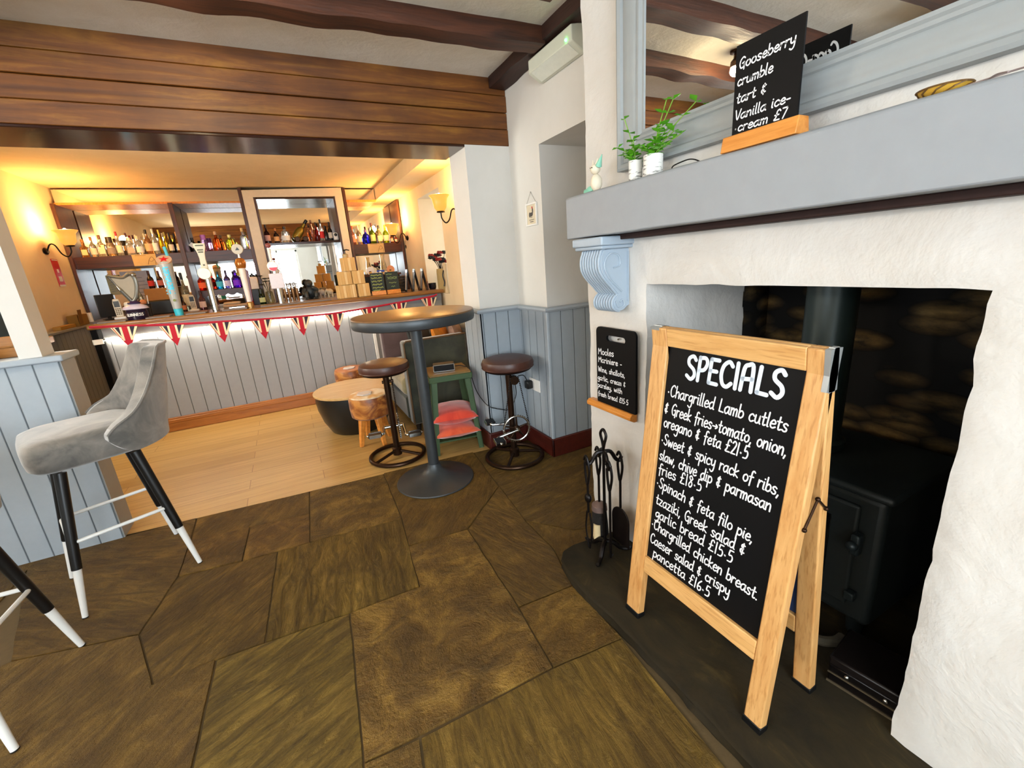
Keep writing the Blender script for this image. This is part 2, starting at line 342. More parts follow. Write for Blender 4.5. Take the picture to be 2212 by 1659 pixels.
# ------------------------------------------------------------------ hand lettering: single-stroke glyphs on a grid (x height 5, capitals 9)
G = {
'a': (4.9, '4,4.2 2.5,5 .5,3.6 .3,1.5 1.5,0 3,.8 4,3|4,5 4,1 4.9,.1'), 'b': (4.6, '.5,9 .5,.2|.5,3.4 2.4,4.9 4,3.6 4,1.4 2.2,0 .5,.9'),
'c': (4.2, '3.9,4 2.5,5 .7,3.7 .5,1.4 2,0 4,.8'), 'd': (5, '4,4 2.5,5 .5,3.5 .4,1.5 1.8,0 4,1.6|4.2,9 4,1 4.9,.1'), 'e': (4.4, '.5,2.4 3.8,3 3.4,4.6 2,5 .5,3 .8,.8 2.3,0 4.2,.9'),
'f': (3.6, '4,8.3 3,9 1.8,8 1.6,4 1.4,-1.6|.2,4.6 3.4,4.9'), 'g': (4.7, '4,4.2 2.5,5 .6,3.6 .8,1.4 2.2,.8 4,2.6|4.1,5 4,-2 2.5,-4 .5,-3'), 'h': (4.7, '.5,9 .5,0|.5,3 2.4,5 3.8,4 4,0'),
'i': (1.9, '.7,5 .7,.7 1.4,0|.8,7 .9,7.1'), 'k': (4.2, '.5,9 .5,0|3.7,5 .6,2.4 3.9,0'), 'l': (1.9, '.6,9 .6,.8 1.4,0'), 'm': (6.4, '.4,5 .5,0|.5,3.2 1.9,5 2.8,4 2.9,0|2.9,3.2 4.3,5 5.4,4 5.5,0'),
'n': (4.7, '.4,5 .5,0|.5,3 2.3,5 3.7,4 3.9,0'), 'o': (4.7, '2.4,5 .7,3.8 .5,1.4 2.2,0 4,1.3 4,3.8 2.4,5'), 'p': (4.7, '.5,5 .5,-4|.5,3.5 2.4,5 4,3.6 4,1.5 2.3,0 .5,1.2'), 'r': (3.6, '.5,5 .5,0|.5,2.8 1.8,4.8 3.3,4.7'),
's': (4, '3.5,4.3 2,5 .6,4 1.5,2.8 3.2,1.8 3,.4 1.5,0 .2,.7'), 't': (3.7, '1.6,8 1.5,1 2.4,0 3.4,.5|.1,5 3.3,5.2'), 'u': (4.9, '.5,5 .5,1.3 1.8,0 3.4,1 3.9,5|3.9,5 4,.9 4.7,0'), 'v': (4.1, '.3,5 2,0 3.8,5'),
'w': (6, '.3,5 1.4,0 2.8,4 4.2,0 5.5,5'), 'x': (4, '.3,5 3.7,0|3.7,5 .3,0'), 'y': (4.6, '.4,5 .8,1.6 2.2,.7 3.8,2.2|4,5 3.8,-2 2.2,-4 .4,-2.9'), 'z': (4.3, '.3,5 3.6,5|3.6,5 .4,0|.4,0 4,.1'),
'A': (6, '.5,0 1,7.5 2.5,9 4.4,8.6 4.8,0|.8,4 4.6,4.3'), 'C': (5.6, '5,7.6 3.4,9 1.2,7.4 .5,4 1.5,.8 3.4,0 5.2,1.4'), 'D': (5.6, '.7,9 .6,0|.7,9 3.5,8.3 4.9,5 3.6,1.2 .6,0'), 'E': (4.8, '.7,9 .5,.1|.7,9 4.2,8.9|.6,4.7 3.6,4.7|.5,.1 4.3,0'), 'G': (5.8, '5,7.8 3.2,9 1,7 .5,3.6 1.8,.6 3.6,.4 4.8,2 4.9,4.2|3,4 5,4.3 4.9,-1.4'),
'H': (5.6, '.6,9 .5,0|4.7,9 4.7,0|.5,4.6 4.7,4.8'), 'I': (2.2, '1,9 1,0'), 'K': (5.2, '.6,9 .6,0|4.4,9 .7,4.2 4.8,0'), 'L': (4.8, '.9,9 .6,.3|.6,.3 4.4,.1'), 'M': (7, '.5,0 .9,8.6|.9,8.6 3.3,3.5|3.3,3.5 5.8,8.8|5.8,8.8 6.2,0'), 'N': (5.8, '.5,0 .6,9|.6,9 4.7,0|4.7,0 4.9,9'),
'P': (5, '.7,9 .6,0|.7,8.8 3.4,8.9 4.4,7 3.2,4.6 .7,4'), 'R': (5.2, '.7,9 .6,0|.7,8.8 3.4,8.9 4.4,7 3.2,4.8 .7,4.4|2,4.4 4.8,0'), 'S': (5.2, '4.4,7.7 3,9 1,8 1.1,5.8 3.8,3.8 4.4,1.6 2.8,0 .5,1.2'), 'T': (5.2, '.2,8.9 5,8.9|2.6,8.9 2.5,0'), 'U': (5.4, '.6,9 .6,2 2.4,0 4.4,1.4 4.7,9'), 'V': (5.2, '.2,9 2.6,0 5,9'), 'W': (7.4, '.3,9 1.8,0 3.4,7 5.2,0 7,9'),
'1': (2.4, '1,9 1,0'), '2': (4.6, '.6,7.4 2.2,9 3.9,7.4 3,4.4 .4,0|.4,0 4.2,.2'), '5': (4.6, '3.9,9 1.1,8.9|1.1,8.9 .8,5 2.8,5.4 4,3.4 3.2,.6 .5,.2'), '6': (4.6, '3.4,9 1.2,6 .6,2 2,0 3.9,1.4 3.4,3.8 .8,3'), '7': (4.4, '.3,9 4,9|4,9 1.6,0'), '8': (4.6, '3.6,7.4 2.2,9 .8,7.4 3.6,3 2.2,0 .6,2 3.8,7'),
'£': (5, '4.3,7.6 3.2,9 1.8,7.6 1.6,2.6 .4,.3 4.4,.2|.4,4.5 3.4,4.7'), '&': (4.8, '3.6,6.6 1.6,7 1,5.4 2.8,4.2|2.8,4.2 .6,3 1.2,.9 3.8,1.4|2.4,8 2.2,-.4'), '.': (1.6, '.6,0 .8,.2'), '·': (2.8, '.9,2.6 1.3,2.9|.9,3 1.3,2.5'), '-': (3.6, '.4,2.7 3,2.8'), ',': (2, '1,.5 .3,-1.6'), '>': (6, '.3,3 5,3|3.6,4.4 5.2,3 3.6,1.6'), ' ': (3.4, '')}
def stroke(mb, pts, w, fr):
    # flat painted ribbon with round ends in the plane of fr (origin, u, v, n)
    o, u, v, n = fr; P = [Vector((p[0], p[1])) for p in pts]; L = []; Rr = []
    for i, p in enumerate(P):
        d = P[min(i+1, len(P)-1)] - P[max(i-1, 0)]
        if d.length < 1e-9: d = Vector((1, 0))
        d.normalize(); q = Vector((-d.y, d.x))*w*0.5
        L.append(p+q); Rr.append(p-q)
    d0 = (P[1]-P[0]).normalized(); d1 = (P[-1]-P[-2]).normalized()
    cap = lambda c, d: [c + Matrix.Rotation(a, 2)@(d*w*0.5) for a in (R(60), R(20), R(-20), R(-60))]
    ring = L + cap(P[-1], d1) + Rr[::-1] + cap(P[0], -d0)
    to = lambda p, h: o + u*p.x + v*p.y + n*h
    N = len(L); vs = [to(p, 0.0007) for p in L] + [to(p, 0.0007) for p in Rr]
    fs = [(i, i+1, N+i+1, N+i) for i in range(N-1)]
    e = len(vs); vs += [to(p, 0.0007) for p in cap(P[-1], d1)]; fs.append((N-1, e, e+1, e+2, e+3, 2*N-1))
    e = len(vs); vs += [to(p, 0.0007) for p in cap(P[0], -d0)]; fs.append((N, e, e+1, e+2, e+3, 0))
    mb.add(vs, fs)
def write(mb, text, a, b, xh, w, fr, slant=0.08):
    """text along the baseline a->b (2-D, in the frame fr), x height xh, stroke width w"""
    tot = sum(G[c][0]+0.55 for c in text); a = Vector(a); b = Vector(b); L = (b-a).length; d = (b-a)/L; q = Vector((-d.y, d.x))
    sx = L/tot; sy = xh/5; x = 0
    for c in text:
        adv, st = G[c]
        for s in [k for k in st.split('|') if k]:
            p = [tuple(float(t) for t in k.split(',')) for k in s.split()]
            p = [Vector((x+px+py*slant, py)) for px, py in p]
            p = smoothpts([(k.x, k.y, 0) for k in p], 5) if len(p) > 2 else p
            stroke(mb, [a + d*(k[0]*sx) + q*(k[1]*sy) for k in p], w, fr)
        x += adv+0.55
# ------------------------------------------------------------------ structure
random.seed(7)
def floor():
    P = [(.35, .5, .6, 1.1, [(-.73,2.964),(-.103,2.904),(-.119,2.605),(-.719,2.695)]), (.1, .4, .5, 1.3, [(-.719,2.695),(-.431,2.653),(-.447,2.32),(-.719,2.36)]), (.1, .2, .6, .3, [(-.431,2.653),(-.119,2.605),(-.135,2.293),(-.447,2.32)]),
    (.1, .7, .5, 0, [(-.103,2.904),(.366,2.874),(.341,2.234),(-.135,2.293)]), (1, .6, .65, 1.45, [(-.286,2.301),(-.135,2.293),(.341,2.234),(.28,1.649),(-.015,1.658),(-.327,1.681)]), (1, 1, .85, .42, [(-.488,1.689),(-.327,1.681),(-.015,1.658),(-.057,1.037),(-.076,.958),(-.507,1.205)]),
    (.5, .3, .35, .9, [(.366,2.874),(1.016,2.818),(.955,2.245),(.619,1.931),(.309,1.963),(.341,2.234)]), (.1, .45, .6, 0, [(-.015,1.658),(.28,1.649),(.309,1.963),(.619,1.931),(.595,1.313),(.57,1.014),(-.057,1.037)]), (.7, .2, .4, 1.9, [(.619,1.931),(.955,2.245),(.911,1.826),(.911,1.549),(.848,1.297),(.595,1.313)]),
    (.3, .35, .55, .5, [(.595,1.313),(.848,1.297),(.85,.985),(.57,1.014)]), (.9, .8, .75, 1.5, [(.104,1.022),(.57,1.014),(.85,.985),(.802,.454),(.083,.866)]), (.2, .6, .6, 0, [(-.057,1.037),(.104,1.022),(.083,.866),(-.076,.958)]),
    (.6, .5, .4, .3, [(1.016,2.818),(1.117,2.824),(2.336,2.779),(1.805,2.152),(1.414,2.222),(.955,2.245)]), (.7, .4, .35, .2, [(.955,2.245),(1.414,2.222),(1.805,2.152),(1.293,1.546),(1.08,1.615),(.911,1.826)]), (.4, .5, .4, 1, [(.911,1.826),(1.08,1.615),(1.293,1.546),(1.126,1.349),(.848,1.297),(.911,1.549)]),
    (.7, .3, .35, 2.6, [(-1.483,2.969),(-1.117,2.976),(-.73,2.964),(-.719,2.695),(-.719,2.36),(-.792,2.009),(-1.219,2.119)]), (.8, .25, .4, .8, [(-.719,2.36),(-.447,2.32),(-.286,2.301),(-.327,1.681),(-.488,1.689),(-.679,1.685),(-.792,2.009)]), (.5, .35, .55, .9, [(-.792,2.009),(-.679,1.685),(-.488,1.689),(-.507,1.205),(-1.111,1.552),(-1.357,2.09),(-1.219,2.119)])]
    for k in range(5):
        for j in range(7):
            x0 = -4.55 + k*0.62 + 0.01*(j % 2); y0 = -2.7 + j*0.81
            if x0 + 0.62 < -1.30 or y0 + 0.8 < 0.6: P.append((.5, random.random(), .4, random.random()*3, [(x0, y0), (x0+.62, y0), (x0+.62, y0+.81), (x0, y0+.81)]))
    for k in range(5):
        for j in range(4):
            x0 = -1.45 + k*0.6; y0 = -2.7 + j*0.8
            if y0 + 0.8 < 0.6: P.append((random.random(), random.random(), .5, random.random()*3, [(x0, y0), (x0+.6, y0), (x0+.6, y0+.8), (x0, y0+.8)]))
    V = []; F = []; UV = []; CL = []; MI = []
    def face(pts, uv, c, mi):
        o = len(V); V.extend(pts); F.append(tuple(range(o, o+len(pts)))); UV.extend(uv); CL.extend([c]*len(pts)); MI.append(mi)
    for a, b, c, rot, poly in P:
        cx = sum(p[0] for p in poly)/len(poly); cy = sum(p[1] for p in poly)/len(poly); off = (random.random()*20, random.random()*20); zt = random.uniform(-0.0015, 0.0015)
        ins = []
        for (x, y) in poly:
            d = Vector((cx-x, cy-y)); L = d.length; ins.append((x + d.x/L*0.0035, y + d.y/L*0.0035))
        dense = []; n = len(ins)
        for i in range(n):
            (x0, y0), (x1, y1) = ins[i], ins[(i+1) % n]; m = max(2, int(math.hypot(x1-x0, y1-y0)/0.05))
            for k in range(m):
                t = k/m; x = x0+(x1-x0)*t; y = y0+(y1-y0)*t
                if k: x += 0.004*mnoise.noise((x*9, y*9, 1)); y += 0.004*mnoise.noise((x*9, y*9, 5))
                dense.append((x, y))
        def uv(p): return (off[0] + (p[0]-cx)*math.cos(rot)+(p[1]-cy)*math.sin(rot), off[1] - (p[0]-cx)*math.sin(rot)+(p[1]-cy)*math.cos(rot))
        top = [(p[0]+(cx-p[0])*.006, p[1]+(cy-p[1])*.006, zt) for p in dense]; low = [(p[0], p[1], -0.009) for p in dense]
        face(top, [uv(p) for p in top], (a, b, c, 1), 0)
        for i in range(len(dense)):
            j = (i+1) % len(dense); q = [low[i], low[j], top[j], top[i]]; face(q, [uv(p) for p in q], (a, b, c, 1), 0)
    g = [(-4.6, -2.7, -0.007), (2.4, -2.7, -0.007), (2.4, 3.3, -0.007), (1.07, 3.3, -0.007), (-1.07, 3.3, -0.007), (-4.6, 3.3, -0.007)]
    face(g, [(p[0], p[1]) for p in g], (0, .5, .5, 1), 1)
    me = bpy.data.meshes.new('floor'); me.from_pydata(V, [], F); me.materials.append(M['stone']); me.materials.append(M['grout'])
    me.polygons.foreach_set('material_index', MI)
    me.uv_layers.new(name='UVMap'); me.color_attributes.new('slab', 'FLOAT_COLOR', 'CORNER')
    me.uv_layers['UVMap'].data.foreach_set('uv', [c for u in UV for c in u]); me.color_attributes['slab'].data.foreach_set('color', [c for k in CL for c in k]); me.update()
    o = bpy.data.objects.new('floor', me); col.objects.link(o); struct(o)
floor()
wf = MB().add([(-1.07, 2.985, 0), (1.07, 2.795, 0), (1.75, 2.735, 0), (1.75, 7.1, 0), (-2.1, 7.1, 0), (-2.1, 3.08, 0), (-4.6, 3.08, 0), (-4.6, 2.985, 0)], [tuple(range(8))])
struct(wf.build('floor_boards', M['boards']))

# walls of the front room
S = lambda mb, name, mat, **k: struct(mb.build(name, mat, **k))
w = MB()   # right wall above and beyond the alcove, alcove inside
w.quad((1.475, 2.41, 0), (1.475, 2.80, 0), (1.475, 2.80, 2.45), (1.475, 2.41, 2.45)); w.quad((1.475, 1.56, 1.984), (1.475, 2.41, 1.984), (1.475, 2.41, 2.45), (1.475, 1.56, 2.45))
w.quad((1.475, 2.41, 0), (2.2, 2.41, 0), (2.2, 2.41, 1.984), (1.475, 2.41, 1.984)); w.quad((2.2, 1.5, 0), (2.2, 2.41, 0), (2.2, 2.41, 1.984), (2.2, 1.5, 1.984)); w.quad((1.475, 1.5, 1.984), (2.2, 1.5, 1.984), (2.2, 2.41, 1.984), (1.475, 2.41, 1.984))
S(w, 'wall_right', M['wall'])
w = MB()   # rear wall with a wide window opening, left wall with one
def holed(w, fixed, axis, a0, a1, z0, z1, h):
    ha0, ha1, hz0, hz1 = h
    for (p, q, r, t) in ((a0, ha0, z0, z1), (ha1, a1, z0, z1), (ha0, ha1, z0, hz0), (ha0, ha1, hz1, z1)):
        pts = [(p, r), (q, r), (q, t), (p, t)]
        w.quad(*[(x, fixed, z) if axis == 'x' else (fixed, x, z) for x, z in pts])
holed(w, -2.6, 'x', -3.2, 1.25, 0, 2.45, (-1.8, 0.6, 0.9, 2.2)); S(w, 'wall_rear', M['wall'])
w = MB(); holed(w, -3.2, 'y', -2.6, 3.0, 0, 2.45, (-0.55, 1.25, 0.9, 2.2)); S(w, 'wall_left', M['wall'])
def window(n, x0, x1, y0, y1, z0, z1, bars=2):
    r = thing('window_%d' % n, 'sash window', 'window'); r.pop('label'); r.pop('category'); struct(r)
    fr = MB(); ax = (x1-x0) > (y1-y0); L0, L1 = (x0, x1) if ax else (y0, y1)
    def bar(a, b, c, d): fr.box(a, b, y0, y1, c, d) if ax else fr.box(x0, x1, a, b, c, d)
    bar(L0, L1, z0, z0+.06); bar(L0, L1, z1-.06, z1); bar(L0, L0+.06, z0, z1); bar(L1-.06, L1, z0, z1)
    for k in range(1, bars+1): c = L0+(L1-L0)*k/(bars+1); bar(c-.02, c+.02, z0, z1)
    fr.build('window_frame', M['white'], r, 0.004)
    p = MB(); m = (y0+y1)/2 if ax else (x0+x1)/2
    if ax: p.quad((L0, m, z0), (L1, m, z0), (L1, m, z1), (L0, m, z1))
    else: p.quad((m, L0, z0), (m, L1, z0), (m, L1, z1), (m, L0, z1))
    p.build('pane', M['pane'], r)
t = NT('window_pane'); tr = t.new('ShaderNodeBsdfTransparent'); mx = t.new('ShaderNodeMixShader'); gl = t.new('ShaderNodeBsdfGlossy'); gl.inputs['Roughness'].default_value = 0.02
mx.inputs[0].default_value = 0.05; t.link(tr.outputs[0], mx.inputs[1]); t.link(gl.outputs[0], mx.inputs[2]); t.link(mx.outputs[0], t.n['Material Output'].inputs[0]); M['pane'] = t.m
window(1, -1.8, 0.6, -2.66, -2.6, 0.9, 2.2, 3); window(2, -3.26, -3.2, -0.55, 1.25, 0.9, 2.2, 2); window(3, 2.0, 2.04, 4.8, 5.62, 1.03, 2.15, 1); window(4, -2.06, -2.0, 3.2, 3.95, 0.9, 2.0, 1)

# chimney breast: hand-laid lumpy plaster round the fireplace opening
def chimney():
    def lsp(a, b, n): return [a+(b-a)*i/n for i in range(n+1)]
    Y0, Y1, Z1 = 0.338, 1.255, 1.226
    ys = lsp(-2.6, Y0, 96) + lsp(Y0, Y1, 32)[1:] + lsp(Y1, 1.6, 13)[1:]; zs = lsp(0, Z1, 44) + lsp(Z1, 2.45, 42)[1:]
    iy0, iy1, iz1 = 96, 128, 44
    def disp(y, z): return 0.014*mnoise.noise((y*2.2, z*2.2, 3)) + 0.005*mnoise.noise((y*6, z*5, 8)) + 0.0012*mnoise.noise((y*16, z*12, 2))
    V = []; idx = {}
    for i, y in enumerate(ys):
        for k, z in enumerate(zs):
            yy, zz = y, z
            if i in (iy0, iy1, len(ys)-1): yy += 0.006*mnoise.noise((z*14, i, 1)) + 0.007*mnoise.noise((z*4, i, 4)) + .003*mnoise.noise((z*40, i, 2))
            if k == iz1: zz += 0.004*mnoise.noise((y*11, 2, 6))
            x = 1.2 + disp(y, z)
            if (i in (iy0, iy1) and k <= iz1) or (k == iz1 and iy0 <= i <= iy1): x += 0.006
            idx[i, k] = len(V); V.append((x, yy, zz))
    F = []
    for i in range(len(ys)-1):
        for k in range(len(zs)-1):
            if iy0 <= i < iy1 and k < iz1: continue
            F.append((idx[i, k], idx[i+1, k], idx[i+1, k+1], idx[i, k+1]))
    def ret(keys, xe, n):   # a return running back from an edge of the plaster
        prev = [idx[k] for k in keys]
        for j in range(1, n+1):
            cur = []
            for q in keys:
                p = V[idx[q]]; cur.append(len(V)); V.append((p[0]+(xe-p[0])*j/n, p[1]+0.006*mnoise.noise((p[2]*6, j*.9, 3)), p[2]))
            for a in range(len(keys)-1): F.append((prev[a], prev[a+1], cur[a+1], cur[a]))
            prev = cur
    ret([(iy1, k) for k in range(iz1+1)], 1.775, 12); ret([(i, iz1) for i in range(iy0, iy1+1)], 1.30, 2); ret([(iy0, k) for k in range(iz1+1)], 1.235, 2)
    ret([(len(ys)-1, k) for k in range(len(zs))], 2.2, 2)
    mb = MB(); mb.v = V; mb.f = F; S(mb, 'wall_chimney', M['chim'], smooth=60)
chimney()
w = MB(); w.quad((2.0, 0.1, 0), (2.0, 1.6, 0), (2.0, 1.6, 1.7), (2.0, 0.1, 1.7)); w.quad((1.23, 0.335, 0), (2.0, 0.30, 0), (2.0, 0.30, 1.7), (1.23, 0.335, 1.7))
w.quad((1.77, 1.257, 0), (2.0, 1.29, 0), (2.0, 1.29, 1.7), (1.77, 1.257, 1.7)); w.quad((1.29, 0.2, 1.232), (1.29, 1.4, 1.232), (2.0, 1.4, 1.45), (2.0, 0.2, 1.45))
S(w, 'wall_fireplace', M['rubble'])
# hearth slab
hp = [(2.0, -1.2), (0.83, -1.2), (0.832, 0.2), (0.838, 0.5), (0.846, 0.8), (0.845, 1.0), (0.835, 1.2), (0.84, 1.32), (0.862, 1.40), (0.90, 1.44), (0.96, 1.452), (1.2, 1.43), (1.25, 1.3), (2.0, 1.3)]
h = MB(); den = []
for i in range(len(hp)):
    a, b = hp[i], hp[(i+1) % len(hp)]; m = max(1, int(math.hypot(b[0]-a[0], b[1]-a[1])/0.03))
    for k in range(m): den.append((a[0]+(b[0]-a[0])*k/m, a[1]+(b[1]-a[1])*k/m))
lay = lambda z, d, s: [(x+(d + s*mnoise.noise((x*14, y*14, z*40)))*(1 if x < 1.2 else 0), y, z) for x, y in den]
rows = [lay(-.008, .012, .008), lay(.018, .0, .012), lay(.035, .010, .010), lay(.052, -.004, .006), lay(.06, .004, .006)]
n = len(den); h.add(sum(rows, []), [(r*n+i, r*n+(i+1) % n, (r+1)*n+(i+1) % n, (r+1)*n+i) for r in range(4) for i in range(n)] + [tuple(4*n+i for i in range(n))])
tag(h.build('hearth_slab', M['hearth'], smooth=50), 'dark slate hearth slab with a rough edge under the folding specials board', 'hearth')

# pillar, beam, partition, bar room shell
w = MB(); w.box(1.165, 1.70, 2.785, 3.07, 0, 2.06); S(w, 'wall_pillar', M['wall'])
b = MB()
for k, (z0, z1, dy) in enumerate(((2.06, 2.155, .0), (2.158, 2.25, .004), (2.253, 2.345, -.002), (2.348, 2.45, .003))): b.box(-3.2, 1.475, 2.78+dy, 3.10, z0, z1)
bo = struct(b.build('trim_1', M['plank'], bevel=0.004))
struct(MB().box(-3.2, 1.165, 2.783, 3.135, 2.046, 2.0598).build('trim_2', M['polish'], bevel=0.003))
w = MB(); w.box(-3.2, -1.075, 2.96, 3.13, 0, 1.03); S(w, 'wall_partition', M['tgX'])
struct(MB().box(-1.0745, -1.070, 2.962, 3.128, 0, 1.03).build('trim_3', M['greyL']))
struct(MB().box(-3.2, -1.05, 2.935, 3.15, 1.03, 1.062).build('trim_4', M['grey'], bevel=0.008, seg=3))
struct(MB().box(-1.215, -1.13, 2.965, 3.10, 1.062, 2.046).build('wall_post', M['wall']))
w = MB(); holed(w, -2, 'y', 3.08, 7.0, 0, 2.45, (3.2, 3.95, 0.9, 2.0)); S(w, 'wall_bar_left', M['barwall'])
w = MB(); holed(w, 1.66, 'y', 3.05, 7.0, 0, 2.45, (4.8, 5.62, 1.03, 2.15))
w.quad((1.66, 4.8, 1.03), (2.1, 4.8, 1.03), (2.1, 4.8, 2.15), (1.66, 4.8, 2.15)); w.quad((1.66, 5.62, 1.03), (2.1, 5.62, 1.03), (2.1, 5.62, 2.15), (1.66, 5.62, 2.15)); w.quad((1.66, 4.8, 1.03), (2.1, 4.8, 1.03), (2.1, 5.62, 1.03), (1.66, 5.62, 1.03)); w.quad((1.66, 4.8, 2.15), (2.1, 4.8, 2.15), (2.1, 5.62, 2.15), (1.66, 5.62, 2.15))
S(w, 'wall_bar_right', M['barwall'])
w = MB(); w.quad((-2.1, 7.0, 0), (1.75, 7.0, 0), (1.75, 7.0, 2.45), (-2.1, 7.0, 2.45)); S(w, 'wall_bar_back', M['barwall'])
w = MB(); w.quad((-2.05, 3.0, 2.44), (1.75, 3.0, 2.44), (1.75, 7.0, 2.44), (-2.05, 7.0, 2.44)); w.box(1.36, 1.66, 3.05, 6.98, 2.285, 2.4395)
S(w, 'ceiling_bar', M['barceil'])
w = MB(); w.quad((-3.2, -2.6, 2.44), (2.2, -2.6, 2.44), (2.2, 2.85, 2.44), (-3.2, 2.85, 2.44)); S(w, 'ceiling', M['ceil'])
w = MB(); w.quad((-3.2, 3.0, 0), (-3.2, 5.2, 0), (-3.2, 5.2, 2.45), (-3.2, 3.0, 2.45)); 
d = thing('door_1', 'x', 'door'); d.pop('label'); d.pop('category'); struct(d)
MB().box(-1.995, -1.96, 4.05, 4.95, 0, 2.0).build('door_panel', flat('2c4656', 0.5), d, 0.004)
MB().box(-1.995, -1.95, 3.97, 4.05, 0, 2.08).box(-1.995, -1.95, 4.95, 5.03, 0, 2.08).box(-1.995, -1.95, 4.05, 4.95, 2.0, 2.08).build('door_frame', M['barwall'], d)

# ceiling joists and wall plates, hand hewn
def hewn(name, p0, p1, wdt, z0, z1, mat, seed):
    mb = MB(); p0 = Vector(p0); p1 = Vector(p1); L = (p1-p0).length; n = int(L/0.05); d = (p1-p0)/L; q = Vector((-d.y, d.x)); vs = []
    for i in range(n+1):
        c = p0 + d*(L*i/n); a = mnoise.noise((i*.22, seed, 0))*.012; bb = mnoise.noise((i*.22, seed, 5))*.012; zz = z0 + mnoise.noise((i*.25, seed, 9))*.012
        for s, z in ((-1, z1), (-1, zz), (1, zz+.003), (1, z1)): pt = c + q*(s*wdt/2 + (a if s < 0 else bb)*(1 if z != z1 else .5)); vs.append((pt.x, pt.y, z))
    fs = [(4*i+k, 4*i+(k+1) % 4, 4*i+4+(k+1) % 4, 4*i+4+k) for i in range(n) for k in range(4)] + [(0, 1, 2, 3), (4*n, 4*n+3, 4*n+2, 4*n+1)]
    mb.add(vs, fs); return mb.build(name, mat, smooth=50)
cat = lambda o, l: tag(o, l, 'beam')
cat(hewn('ceiling_beam', (-0.98, 2.285), (1.38, 2.20), .12, 2.36, 2.45, M['beam'], 1), 'hewn dark ceiling beam in front of and parallel to the planked lintel')
cat(hewn('ceiling_beam', (-0.98, 1.78), (1.2, 1.75), .12, 2.36, 2.45, M['beam'], 2), 'ceiling beam above the fireplace seen only in the overmantel mirror').__setitem__('group', 'ceiling beams over the room')
for k, y in enumerate((1.22, 0.68, 0.12, -0.45)):
    o = hewn('ceiling_beam', (-0.98, y), (1.2, y), .12, 2.36, 2.45, M['beam'], 3+k); cat(o, 'ceiling beam overhead, number %s back from the mirrored one' % ('one', 'two', 'three', 'four')[k]); o['group'] = 'ceiling beams over the room'
tag(hewn('cross_beam', (-1.05, -2.6), (-1.05, 2.78), .16, 2.27, 2.45, M['beamY'], 12), 'thick dark cross beam carrying the ceiling beams, seen in the mirror', 'beam')
tag(hewn('wall_plate', (1.415, 1.6), (1.415, 2.775), .11, 2.375, 2.45, M['beamY'], 13), 'dark timber wall plate running back above the emergency light', 'beam')

# wainscot, dado caps and skirting on the right
tr = MB(); tr.box(1.463, 1.4745, 2.41, 2.773, .13, 1.012); struct(tr.build('trim_5', M['tgY']))
struct(MB().box(1.463, 2.2, 2.398, 2.4095, .13, 1.012).build('trim_6', M['tgX']))
struct(MB().box(1.155, 1.463, 2.773, 2.7845, .13, 1.012).build('trim_7', M['tgX'])); struct(MB().box(1.153, 1.1645, 2.773, 3.07, .13, 1.012).build('trim_8', M['tgY']))
struct(MB().box(1.453, 1.476, 2.388, 2.412, .13, 1.012).build('trim_9', M['grey'], bevel=0.006))
def dado(mb, pts):
    prof = [(0.0, 0.0), (0.022, 0.004), (0.030, 0.016), (0.024, 0.028), (0.0, 0.034)]; vs = []; fs = []; P = [Vector(p) for p in pts]
    for i, p in enumerate(P):
        d0 = (P[i]-P[i-1]).normalized() if i else (P[1]-P[0]).normalized(); d1 = (P[i+1]-P[i]).normalized() if i < len(P)-1 else d0
        n0 = Vector((d0.y, -d0.x)); n1 = Vector((d1.y, -d1.x)); m = (n0+n1).normalized(); k = 1/max(.3, m.dot(n0))
        for o, z in prof: q = p + m*(o*k); vs.append((q.x, q.y, 1.008+z))
    k = len(prof)
    for i in range(len(P)-1):
        for j in range(k-1): fs.append((i*k+j, i*k+j+1, (i+1)*k+j+1, (i+1)*k+j))
    mb.add(vs, fs); return mb
struct(dado(MB(), [(1.153, 3.07), (1.153, 2.773), (1.463, 2.773), (1.463, 2.398), (2.2, 2.398)]).build('trim_10', M['grey']))
sk = MB(); sk.box(1.445, 1.463, 2.38, 2.773, 0, .135); S(sk, 'baseboard_right', M['skirtD'], bevel=0.006)
S(MB().box(1.445, 2.2, 2.38, 2.398, 0, .135), 'baseboard_alcove', M['skirtD'], bevel=0.006); S(MB().box(1.137, 1.445, 2.755, 2.773, 0, .13).box(1.137, 1.153, 2.773, 3.07, 0, .13), 'baseboard_pillar', M['skirtD'], bevel=0.006)
# wainscot on the bar room's left wall
struct(MB().box(-1.999, -1.96, 5.03, 6.45, 0, 1.005).build('trim_11', M['tgY'])); struct(MB().box(-1.999, -1.90, 5.03, 6.5, 1.005, 1.03).build('trim_12', M['greyL'], bevel=0.005))
# ------------------------------------------------------------------ the bar
t = thing('bar_counter', 'long bar counter with grey boarded front and orange wood skirting', 'bar counter')
MB().box(-1.50, 0.80, 5.05, 5.09, .10, .955).build('front_panel', M['tgBar'], t)
MB().box(-1.50, 1.63, 5.035, 5.09, .955, 1.04).build('fascia', flat('82848a', .6), t)
MB().box(0.80, 1.63, 5.05, 5.09, .0, .955).build('end_panel', M['greyL'], t)
MB().box(-1.50, 0.80, 5.02, 5.05, 0, .135).box(-1.50, 0.80, 5.012, 5.05, .085, .12).build('skirting', M['skirtO'], t, .006)
MB().box(-1.52, -1.49, 5.03, 5.60, 0, 1.04).build('side_panel', M['black'], t); MB().box(0.785, 0.82, 5.03, 5.05, .135, .955).build('corner_trim', M['white'], t, .004)
tag(MB().box(-1.56, 1.645, 4.955, 5.62, 1.04, 1.082).build('worktop', M['bartop'], None, .012, 3), 'varnished wooden top of the bar with rounded front edge', 'worktop')
